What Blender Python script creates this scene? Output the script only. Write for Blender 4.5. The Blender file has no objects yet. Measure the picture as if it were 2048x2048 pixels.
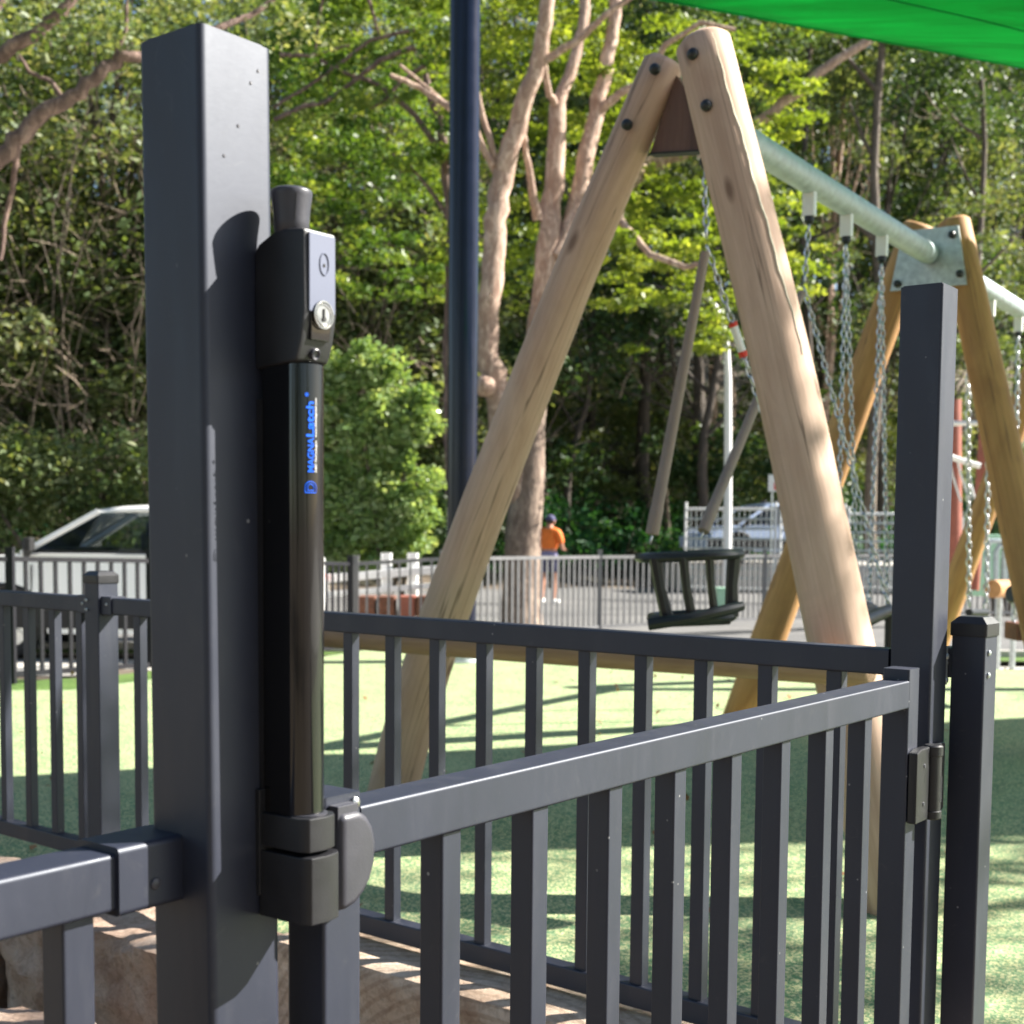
import bpy, math, random
import numpy as np
from mathutils import Vector, Matrix, Euler

random.seed(7)
SC = bpy.context.scene
COL = SC.collection
V = Vector
R_ = math.radians

# ------------------------------------------------------------------ camera
EYE = V((0, 0, 0.97))
FPX = 2700.0
CX, CY = 1024.0, 1246.0
CAM_M = Matrix.Rotation(R_(90 - 4.0), 3, 'X') @ Matrix.Rotation(R_(0.5), 3, 'Z')
cam = bpy.data.cameras.new('camera')
camo = bpy.data.objects.new('camera', cam)
COL.objects.link(camo)
camo.matrix_world = Matrix.Translation(EYE) @ CAM_M.to_4x4()
cam.sensor_width = 36
cam.lens = FPX / 2048 * 36
cam.shift_y = (CY - 1024) / 2048
cam.clip_start = 0.05
cam.clip_end = 900
cam.dof.use_dof = True
cam.dof.focus_distance = 1.5
cam.dof.aperture_fstop = 10.5
SC.camera = camo

# ------------------------------------------------------------------ light
SUN_EL, SUN_AZ = 37.0, 79.0          # azimuth measured clockwise from +Y
to_sun = V((math.sin(R_(SUN_AZ)) * math.cos(R_(SUN_EL)), math.cos(R_(SUN_AZ)) * math.cos(R_(SUN_EL)), math.sin(R_(SUN_EL))))
world = bpy.data.worlds.new('World')
SC.world = world
world.use_nodes = True
wn = world.node_tree
sky = wn.nodes.new('ShaderNodeTexSky')
sky.sky_type = 'NISHITA'
sky.sun_disc = False
sky.sun_elevation = R_(SUN_EL)
sky.sun_rotation = R_(SUN_AZ)
wn.links.new(sky.outputs[0], wn.nodes['Background'].inputs[0])
wn.nodes['Background'].inputs[1].default_value = 0.051
sun = bpy.data.lights.new('sun', 'SUN')
sun.energy = 5.0
sun.angle = R_(0.55)
sun.color = (1.0, 0.95, 0.86)
suno = bpy.data.objects.new('sun', sun)
COL.objects.link(suno)
suno.rotation_euler = to_sun.to_track_quat('Z', 'Y').to_euler()
SC.view_settings.view_transform = 'Standard'
SC.view_settings.look = 'None'
SC.view_settings.gamma = 1
SC.view_settings.use_curve_mapping = False
SC.view_settings.exposure = 1.8


def ray(px, py):
    return CAM_M @ V(((px - CX) / FPX, -(py - CY) / FPX, -1.0))


def at(px, py, d):          # point on the sight line at forward distance d
    r = ray(px, py)
    return EYE + r * (d / r.y)


def atz(px, py, z):         # point on the sight line at height z
    r = ray(px, py)
    return EYE + r * ((z - EYE.z) / r.z)


G = V((math.sin(R_(37)), math.cos(R_(37)), 0))      # along the gate, away to the right
Rr = V((-math.sin(R_(53)), math.cos(R_(53)), 0))    # along the long fence, away to the left
UP = V((0, 0, 1))


# ------------------------------------------------------------------ materials
def newmat(name):
    m = bpy.data.materials.new(name)
    m.use_nodes = True
    nt = m.node_tree
    b = nt.nodes['Principled BSDF']
    return m, nt, b


def nd(nt, typ, **kw):
    n = nt.nodes.new(typ)
    for k, v in kw.items():
        setattr(n, k, v)
    return n


def ramp(nt, fac, stops):
    r = nt.nodes.new('ShaderNodeValToRGB')
    el = r.color_ramp.elements
    while len(el) < len(stops):
        el.new(0.5)
    for e, (p, c) in zip(el, stops):
        e.position = p
        e.color = (c[0], c[1], c[2], 1) if isinstance(c, (tuple, list)) else (c, c, c, 1)
    nt.links.new(fac, r.inputs[0])
    return r.outputs[0]


def noise(nt, vec, scale, detail=4, rough=0.55, dist=0.0):
    n = nt.nodes.new('ShaderNodeTexNoise')
    n.inputs['Scale'].default_value = scale
    n.inputs['Detail'].default_value = detail
    n.inputs['Roughness'].default_value = rough
    n.inputs['Distortion'].default_value = dist
    if vec is not None:
        nt.links.new(vec, n.inputs['Vector'])
    return n.outputs[0]


def mapping(nt, vec, scale):
    m = nt.nodes.new('ShaderNodeMapping')
    m.inputs['Scale'].default_value = scale
    nt.links.new(vec, m.inputs['Vector'])
    return m.outputs[0]


def bump(nt, b, h, strength, dist=0.01):
    n = nt.nodes.new('ShaderNodeBump')
    n.inputs['Strength'].default_value = strength
    n.inputs['Distance'].default_value = dist
    nt.links.new(h, n.inputs['Height'])
    nt.links.new(n.outputs[0], b.inputs['Normal'])


def geo_pos(nt):
    return nt.nodes.new('ShaderNodeNewGeometry').outputs['Position']


def mixc(nt, fac, a, b, mode='MIX'):
    m = nt.nodes.new('ShaderNodeMix')
    m.data_type = 'RGBA'
    m.blend_type = mode
    for s, v in ((0, fac), (6, a), (7, b)):
        if hasattr(v, 'is_linked') or hasattr(v, 'links'):
            nt.links.new(v, m.inputs[s])
        elif s == 0:
            m.inputs[0].default_value = v
        else:
            m.inputs[s].default_value = (*v, 1)
    return m.outputs[2]


def simple(name, col, rough=0.5, metal=0.0, var=0.12, scale=9.0, bmp=0.0, bscale=60, coat=0.0, spec=0.5):
    m, nt, b = newmat(name)
    p = geo_pos(nt)
    n = noise(nt, p, scale, 5)
    c = ramp(nt, n, [(0.25, tuple(x * (1 - var) for x in col)), (0.75, tuple(min(1, x * (1 + var)) for x in col))])
    nt.links.new(c, b.inputs['Base Color'])
    r = ramp(nt, n, [(0.2, max(0, rough - 0.06)), (0.8, min(1, rough + 0.06))])
    nt.links.new(r, b.inputs['Roughness'])
    b.inputs['Metallic'].default_value = metal
    b.inputs['Coat Weight'].default_value = coat
    b.inputs['Specular IOR Level'].default_value = spec
    if bmp:
        bump(nt, b, noise(nt, p, bscale, 4), bmp)
    return m


def paint_mat(name, col, rough, grime):
    m, nt, b = newmat(name)
    p = geo_pos(nt)
    big = noise(nt, p, 5, 5, 0.6)
    fine = noise(nt, p, 140, 3, 0.6)
    c = ramp(nt, big, [(0.3, tuple(x * 0.86 for x in col)), (0.7, tuple(x * 1.2 for x in col))])
    vor = nd(nt, 'ShaderNodeTexVoronoi')
    vor.inputs['Scale'].default_value = 46
    vor.inputs['Randomness'].default_value = 1
    nt.links.new(p, vor.inputs['Vector'])
    gate_ = noise(nt, p, 19, 2)
    spk = ramp(nt, vor.outputs['Distance'], [(0.05, 1.0), (0.085, 0.0)])
    gt = ramp(nt, gate_, [(0.53, 0.0), (0.60, 1.0)])
    mul = nd(nt, 'ShaderNodeMath', operation='MULTIPLY')
    nt.links.new(spk, mul.inputs[0]); nt.links.new(gt, mul.inputs[1])
    mul2 = nd(nt, 'ShaderNodeMath', operation='MULTIPLY')
    nt.links.new(mul.outputs[0], mul2.inputs[0]); mul2.inputs[1].default_value = grime
    c2 = mixc(nt, mul2.outputs[0], c, (0.45, 0.45, 0.44))
    smear = noise(nt, mapping(nt, p, (6, 6, 1.2)), 3.0, 6, 0.7, 0.6)
    sm = ramp(nt, smear, [(0.5, 0.0), (0.8, 0.22)])
    c3 = mixc(nt, sm, c2, (0.07, 0.068, 0.068))
    blot = noise(nt, p, 31, 6, 0.75, 1.5)
    c3 = mixc(nt, ramp(nt, blot, [(0.60, 0.0), (0.72, 0.35)]), c3, (0.060, 0.060, 0.062))
    nt.links.new(c3, b.inputs['Base Color'])
    rr = ramp(nt, smear, [(0.3, rough - 0.04), (0.75, rough + 0.14)])
    nt.links.new(rr, b.inputs['Roughness'])
    b.inputs['Specular IOR Level'].default_value = 0.8
    b.inputs['Specular Tint'].default_value = (0.86, 0.91, 1.0, 1)
    bump(nt, b, fine, 0.10, 0.0006)
    return m


def wood_mat(name, light, dark, worn=0.5):
    m, nt, b = newmat(name)
    a = nd(nt, 'ShaderNodeAttribute', attribute_name='grain')
    v = a.outputs['Vector']
    fib = noise(nt, mapping(nt, v, (60, 60, 2.2)), 1.0, 8, 0.65, 0.8)
    big = noise(nt, mapping(nt, v, (7, 7, 1.1)), 1.0, 5, 0.6, 1.2)
    c1 = ramp(nt, big, [(0.28, dark), (0.5, tuple((l * 0.62 + d * 0.38) for l, d in zip(light, dark))), (0.72, light)])
    c2 = ramp(nt, fib, [(0.3, (0.74, 0.70, 0.66)), (0.6, (1.0, 1.0, 1.0))])
    c = mixc(nt, 0.8, c1, c2, 'MULTIPLY')
    crack = noise(nt, mapping(nt, v, (34, 34, 0.55)), 1.0, 3, 0.5, 0.4)
    ck = ramp(nt, crack, [(0.60, 0.0), (0.612, 0.85), (0.622, 0.0)])
    c = mixc(nt, ck, c, (0.10, 0.06, 0.035))
    knot = nd(nt, 'ShaderNodeTexVoronoi')
    knot.inputs['Scale'].default_value = 1.0
    nt.links.new(mapping(nt, v, (9, 9, 2.3)), knot.inputs['Vector'])
    kk = ramp(nt, knot.outputs['Distance'], [(0.04, 0.8), (0.11, 0.0)])
    st_ = noise(nt, mapping(nt, v, (5, 5, 3)), 1.0, 6, 0.7, 1.5)
    c = mixc(nt, ramp(nt, st_, [(0.54, 0.0), (0.72, 0.35)]), c, tuple(d * 0.8 + 0.03 for d in dark))
    c = mixc(nt, kk, c, (0.16, 0.085, 0.05))
    nt.links.new(c, b.inputs['Base Color'])
    b.inputs['Roughness'].default_value = 0.72
    bump(nt, b, fib, 0.35, 0.004)
    return m


def bark_mat(name, light, dark, sc=1.0):
    m, nt, b = newmat(name)
    p = geo_pos(nt)
    n1 = noise(nt, mapping(nt, p, (6 * sc, 6 * sc, 1.6 * sc)), 1.0, 7, 0.65, 0.7)
    c = ramp(nt, n1, [(0.3, dark), (0.52, tuple((l + d) / 2 for l, d in zip(light, dark))), (0.7, light)])
    pt = noise(nt, mapping(nt, p, (4.5 * sc, 4.5 * sc, 2.2 * sc)), 1.0, 3, 0.5, 1.4)
    c = mixc(nt, ramp(nt, pt, [(0.46, 0.0), (0.53, 0.6)]), c, tuple(x * 0.75 + 0.02 for x in dark))
    fine = noise(nt, p, 38 * sc, 5, 0.7)
    c = mixc(nt, 0.5, c, ramp(nt, fine, [(0.35, 0.6), (0.6, 1.1)]), 'MULTIPLY')
    nt.links.new(c, b.inputs['Base Color'])
    b.inputs['Roughness'].default_value = 0.85
    bump(nt, b, n1, 1.0, 0.04)
    return m


def leaf_mat(name, cols, trans=0.45, rough=0.42):
    m, nt, b = newmat(name)
    a = nd(nt, 'ShaderNodeAttribute', attribute_name='tint')
    c = ramp(nt, a.outputs['Fac'], [(i / (len(cols) - 1), x) for i, x in enumerate(cols)])
    nt.links.new(c, b.inputs['Base Color'])
    b.inputs['Roughness'].default_value = rough
    b.inputs['Specular IOR Level'].default_value = 0.35
    tr = nd(nt, 'ShaderNodeBsdfTranslucent')
    tc = mixc(nt, 1.0, c, (1.5, 1.35, 0.55), 'MULTIPLY')
    nt.links.new(tc, tr.inputs['Color'])
    mx = nd(nt, 'ShaderNodeMixShader')
    mx.inputs[0].default_value = trans
    nt.links.new(b.outputs[0], mx.inputs[1]); nt.links.new(tr.outputs[0], mx.inputs[2])
    nt.links.new(mx.outputs[0], nt.nodes['Material Output'].inputs[0])
    return m


M = {}
M['paint'] = paint_mat('charcoal powder coat', (0.0125, 0.0148, 0.0285), 0.49, 0.6)
M['paint_far'] = simple('pale grey fence paint', (0.15, 0.15, 0.155), 0.45)
M['paint_mid'] = simple('grey fence paint', (0.016, 0.016, 0.02), 0.5, spec=0.25)
M['plastic'] = simple('black moulded plastic', (0.016, 0.016, 0.019), 0.42, var=0.2, scale=40, bmp=0.08, bscale=700)
M['gloss'] = simple('gloss black tube', (0.004, 0.004, 0.005), 0.10, var=0.1, coat=0.4)
M['grey_plastic'] = simple('charcoal plastic', (0.05, 0.05, 0.062), 0.40, var=0.15, scale=30, bmp=0.06, bscale=600)
M['clear'] = simple('pale smoky cover', (0.12, 0.135, 0.19), 0.55, var=0.1, spec=0.3)
M['chrome'] = simple('polished metal', (0.42, 0.42, 0.40), 0.30, metal=1.0, var=0.3, scale=120)
M['zinc'] = simple('galvanised steel', (0.46, 0.50, 0.50), 0.42, metal=0.65, var=0.28, scale=38, bmp=0.1, bscale=40)
M['zinc_pipe'] = simple('galvanised pipe', (0.46, 0.53, 0.55), 0.5, metal=0.35, var=0.2, scale=26, bmp=0.25, bscale=24)
M['chain'] = simple('galvanised chain', (0.50, 0.52, 0.55), 0.35, metal=0.85)
M['log'] = wood_mat('weathered hardwood log', (0.68, 0.490, 0.360), (0.50, 0.325, 0.230))
M['log_orange'] = wood_mat('oiled hardwood log', (0.56, 0.31, 0.12), (0.32, 0.15, 0.055))
M['paleheart'] = simple('pale split heartwood', (0.72, 0.66, 0.50), 0.8, var=0.25, scale=60)
M['log_brown'] = wood_mat('weathered brown log', (0.42, 0.28, 0.18), (0.24, 0.145, 0.09))
M['board'] = wood_mat('brown deck board', (0.20, 0.11, 0.075), (0.11, 0.06, 0.045))
M['rubber'] = simple('black rubber', (0.012, 0.015, 0.018), 0.38, var=0.25, scale=20)
M['sleeve'] = simple('taupe rubber sleeve', (0.28, 0.22, 0.18), 0.6, var=0.1)
M['blue_steel'] = simple('dark blue gloss steel', (0.003, 0.006, 0.022), 0.16, var=0.2, coat=0.0, spec=0.45)
M['white'] = simple('white paint', (0.78, 0.78, 0.77), 0.4, var=0.04)
M['carwhite'] = simple('white car paint', (0.88, 0.88, 0.87), 0.2, var=0.02, coat=0.9)
M['carblue'] = simple('silver blue car paint', (0.36, 0.44, 0.62), 0.25, var=0.04, coat=0.9)
M['black'] = simple('matt black', (0.012, 0.012, 0.013), 0.7)
M['tyre'] = simple('tyre rubber', (0.02, 0.02, 0.02), 0.8)
M['alloy'] = simple('alloy rim', (0.6, 0.6, 0.6), 0.3, metal=0.8)
M['red'] = simple('red plastic', (0.62, 0.04, 0.02), 0.4)
M['redpost'] = simple('rust red post', (0.28, 0.085, 0.055), 0.6, var=0.2)
M['orange'] = simple('terracotta panel', (0.15, 0.060, 0.036), 0.85, var=0.5, scale=14, bmp=0.5, bscale=30)
M['blueprint'] = simple('bright blue print', (0.003, 0.12, 0.80), 0.6, var=0.0, spec=0.2)
M['whiteprint'] = simple('white print', (0.8, 0.8, 0.8), 0.5, var=0.0)
M['skin'] = simple('skin', (0.48, 0.24, 0.16), 0.55, var=0.08, scale=30)
M['hivis'] = simple('orange work shirt', (0.85, 0.20, 0.03), 0.8, var=0.12, scale=12, bmp=0.4, bscale=14)
M['navy'] = simple('navy cloth', (0.06, 0.06, 0.14), 0.8, var=0.2, scale=14, bmp=0.4, bscale=14)
M['navy_lit'] = simple('pale lilac cloth', (0.24, 0.23, 0.40), 0.8, var=0.2, scale=14, bmp=0.4, bscale=14)  # navy hem; its sunlit paleness is put into the colour
M['hair'] = simple('dark hair', (0.03, 0.022, 0.018), 0.7)
M['greenbox'] = simple('pale green box', (0.30, 0.50, 0.36), 0.5)
M['glass'], _nt, _b = newmat('window glass')
_b.inputs['Base Color'].default_value = (0.6, 0.7, 0.68, 1)
_b.inputs['Roughness'].default_value = 0.03
_t = nd(_nt, 'ShaderNodeBsdfTransparent'); _t.inputs[0].default_value = (0.85, 0.90, 0.88, 1)
_gl = nd(_nt, 'ShaderNodeBsdfGlossy'); _gl.inputs['Roughness'].default_value = 0.03
_lw = nd(_nt, 'ShaderNodeLayerWeight'); _lw.inputs[0].default_value = 0.35
_mx = nd(_nt, 'ShaderNodeMixShader')
_nt.links.new(_lw.outputs[0], _mx.inputs[0]); _nt.links.new(_t.outputs[0], _mx.inputs[1]); _nt.links.new(_gl.outputs[0], _mx.inputs[2])
_nt.links.new(_mx.outputs[0], _nt.nodes['Material Output'].inputs[0])

M['leaf_far'] = leaf_mat('grey green leaves', [(0.050, 0.085, 0.030), (0.095, 0.145, 0.048), (0.165, 0.215, 0.085), (0.29, 0.31, 0.18)], 0.40, 0.48)
M['leaf_dark'] = leaf_mat('dark green leaves', [(0.022, 0.050, 0.020), (0.048, 0.095, 0.030), (0.11, 0.165, 0.055)], 0.36, 0.5)
M['leaf_lime'] = leaf_mat('lime green leaves', [(0.085, 0.145, 0.02), (0.18, 0.26, 0.035), (0.30, 0.36, 0.08)], 0.52, 0.45)
M['leaf_mid'] = leaf_mat('mid green leaves', [(0.035, 0.085, 0.015), (0.075, 0.15, 0.025), (0.14, 0.22, 0.04), (0.24, 0.30, 0.07)], 0.42, 0.42)
M['leaf_bush'] = leaf_mat('bright green leaves', [(0.11, 0.20, 0.06), (0.24, 0.36, 0.13), (0.42, 0.50, 0.29)], 0.45, 0.3)
M['leaf_fern'] = leaf_mat('fern green leaves', [(0.02, 0.09, 0.03), (0.04, 0.14, 0.05), (0.08, 0.20, 0.06)], 0.4, 0.45)
M['bark_pale'] = bark_mat('smooth pinkish bark', (0.74, 0.57, 0.45), (0.34, 0.20, 0.14), 1.8)
M['bark_pink'] = bark_mat('peeling pink bark', (0.42, 0.29, 0.235), (0.13, 0.075, 0.06), 2.0)
M['bark_rough'] = bark_mat('flaky pale bark', (0.46, 0.36, 0.28), (0.17, 0.11, 0.08), 2.2)
M['bark_dark'] = bark_mat('dark bark', (0.13, 0.10, 0.075), (0.04, 0.03, 0.022), 1.6)
M['twig_pale'] = bark_mat('pale dry twig', (0.46, 0.37, 0.28), (0.24, 0.18, 0.13), 2)
M['twig'] = bark_mat('grey twig bark', (0.24, 0.19, 0.14), (0.10, 0.075, 0.055), 2)


def soft_mat():
    m, nt, b = newmat('green and cream rubber granules')
    p = geo_pos(nt)
    v = nd(nt, 'ShaderNodeTexVoronoi'); v.inputs['Scale'].default_value = 190
    nt.links.new(p, v.inputs['Vector'])
    sep = nd(nt, 'ShaderNodeSeparateColor'); nt.links.new(v.outputs['Color'], sep.inputs[0])
    c = ramp(nt, sep.outputs[0], [(0.0, (0.055, 0.15, 0.068)), (0.53, (0.12, 0.26, 0.11)), (0.62, (0.50, 0.49, 0.23)), (0.84, (0.66, 0.60, 0.33)), (1.0, (0.13, 0.27, 0.14))])
    big = noise(nt, p, 1.3, 5, 0.6)
    c2 = mixc(nt, ramp(nt, big, [(0.35, 0.0), (0.7, 0.35)]), c, (0.34, 0.39, 0.21))
    wear = noise(nt, p, 3.4, 6, 0.7, 1.0)
    c2 = mixc(nt, 0.75, c2, ramp(nt, wear, [(0.3, (0.72, 0.74, 0.66)), (0.55, (1.0, 1.0, 1.0)), (0.75, (1.15, 1.12, 0.98))]), 'MULTIPLY')
    nt.links.new(c2, b.inputs['Base Color'])
    b.inputs['Roughness'].default_value = 0.85
    bump(nt, b, v.outputs['Distance'], 0.5, 0.003)
    return m


def ground_mat(name, stops, sc, bm=0.5, fine=60, dist=0.02):
    m, nt, b = newmat(name)
    p = geo_pos(nt)
    a = noise(nt, p, sc, 8, 0.65)
    c = ramp(nt, a, stops)
    f = noise(nt, p, fine, 4, 0.7)
    c2 = mixc(nt, 0.6, c, ramp(nt, f, [(0.3, 0.55), (0.7, 1.15)]), 'MULTIPLY')
    nt.links.new(c2, b.inputs['Base Color'])
    b.inputs['Roughness'].default_value = 0.9
    bump(nt, b, f, bm, dist)
    return m


M['soft'] = soft_mat()
M['dirt'] = ground_mat('dry earth', [(0.3, (0.10, 0.075, 0.05)), (0.7, (0.19, 0.15, 0.11))], 0.8)
M['forestfloor'] = ground_mat('leaf litter', [(0.3, (0.020, 0.016, 0.010)), (0.55, (0.045, 0.040, 0.018)), (0.75, (0.03, 0.06, 0.015))], 0.5, 0.9, 3, 0.3)
M['concrete'] = ground_mat('pale concrete path', [(0.3, (0.42, 0.40, 0.36)), (0.7, (0.56, 0.53, 0.48))], 0.7, 0.2)
M['road'] = ground_mat('grey asphalt', [(0.3, (0.11, 0.11, 0.11)), (0.7, (0.19, 0.185, 0.18))], 0.5, 0.3, 40)
M['grass'] = ground_mat('lawn', [(0.3, (0.07, 0.15, 0.02)), (0.7, (0.16, 0.27, 0.05))], 1.2, 0.9, 30, 0.05)
M['mulch'] = ground_mat('bark mulch', [(0.3, (0.16, 0.085, 0.05)), (0.7, (0.38, 0.25, 0.17))], 1.8, 1.0, 25, 0.05)


def stone_mat(name, cols, saw):
    m, nt, b = newmat(name)
    p = geo_pos(nt)
    n1 = noise(nt, p, 6, 8, 0.62, 0.5)
    c = ramp(nt, n1, [(0.3, cols[0]), (0.5, cols[1]), (0.7, cols[2])])
    lay = noise(nt, mapping(nt, p, (2, 2, 38)), 1.0, 5, 0.6, 0.3)
    c = mixc(nt, 0.35 if saw else 0.0, c, ramp(nt, lay, [(0.35, (0.55, 0.45, 0.36)), (0.65, (1.15, 1.1, 1.05))]), 'MULTIPLY')
    pit = noise(nt, p, 45, 6, 0.75, 0.8)
    c = mixc(nt, 0.55, c, ramp(nt, pit, [(0.35, (0.5, 0.42, 0.36)), (0.55, (1.1, 1.08, 1.06))]), 'MULTIPLY')
    h = n1
    if saw:
        w = nd(nt, 'ShaderNodeTexWave', wave_type='RINGS', rings_direction='SPHERICAL')
        w.inputs['Scale'].default_value = 14
        w.inputs['Distortion'].default_value = 0.6
        mp = nd(nt, 'ShaderNodeMapping'); mp.inputs['Location'].default_value = (0.25, -2.1, 0.35)
        nt.links.new(p, mp.inputs[0]); nt.links.new(mp.outputs[0], w.inputs[0])
        c = mixc(nt, 0.5, c, ramp(nt, w.outputs['Fac'], [(0.1, (0.62, 0.55, 0.5)), (0.4, (1, 1, 1))]), 'MULTIPLY')
    cr = nd(nt, 'ShaderNodeTexVoronoi', feature='DISTANCE_TO_EDGE'); cr.inputs['Scale'].default_value = 7
    nt.links.new(mapping(nt, p, (1, 1, 1.9)), cr.inputs['Vector'])
    c = mixc(nt, ramp(nt, cr.outputs['Distance'], [(0.0, 0.0), (0.02, 0.0)]), c, (0.12, 0.075, 0.05))
    nt.links.new(c, b.inputs['Base Color'])
    b.inputs['Roughness'].default_value = 0.9
    bump(nt, b, noise(nt, p, 18 if not saw else 40, 10, 0.72), 1.0, 0.03 if not saw else 0.008)
    return m


M['stone'] = stone_mat('rough sandstone', [(0.38, 0.24, 0.17), (0.60, 0.44, 0.34), (0.72, 0.62, 0.53)], False)
M['stone_sawn'] = stone_mat('sawn sandstone', [(0.44, 0.31, 0.22), (0.62, 0.50, 0.39), (0.74, 0.66, 0.56)], True)
M['sail'], _nt, _b = newmat('green shade cloth')
_p = geo_pos(_nt)
_w = noise(_nt, mapping(_nt, _p, (1.0, 9, 1.2)), 1.0, 6, 0.65, 1.2)
_c = ramp(_nt, _w, [(0.3, (0.0, 0.29, 0.07)), (0.7, (0.0, 0.52, 0.15))])
_nt.links.new(_c, _b.inputs['Base Color']); _b.inputs['Roughness'].default_value = 0.8
_tr = nd(_nt, 'ShaderNodeBsdfTranslucent'); _nt.links.new(_c, _tr.inputs[0])
_mx = nd(_nt, 'ShaderNodeMixShader'); _mx.inputs[0].default_value = 0.6
_nt.links.new(_b.outputs[0], _mx.inputs[1]); _nt.links.new(_tr.outputs[0], _mx.inputs[2])
_nt.links.new(_mx.outputs[0], _nt.nodes['Material Output'].inputs[0])


# ------------------------------------------------------------------ object helpers
def wloc(o):
    p = V((0, 0, 0))
    while o is not None:
        p += o.location
        o = o.parent
    return p


def tag(o, label=None, cat=None, group=None, kind=None):
    if label: o['label'] = label
    if cat: o['category'] = cat
    if group: o['group'] = group
    if kind: o['kind'] = kind
    return o


def thing(name, loc, label, cat, group=None):
    o = bpy.data.objects.new(name, None)
    COL.objects.link(o)
    o.location = loc
    o.empty_display_size = 0.1
    return tag(o, label, cat, group)


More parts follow.
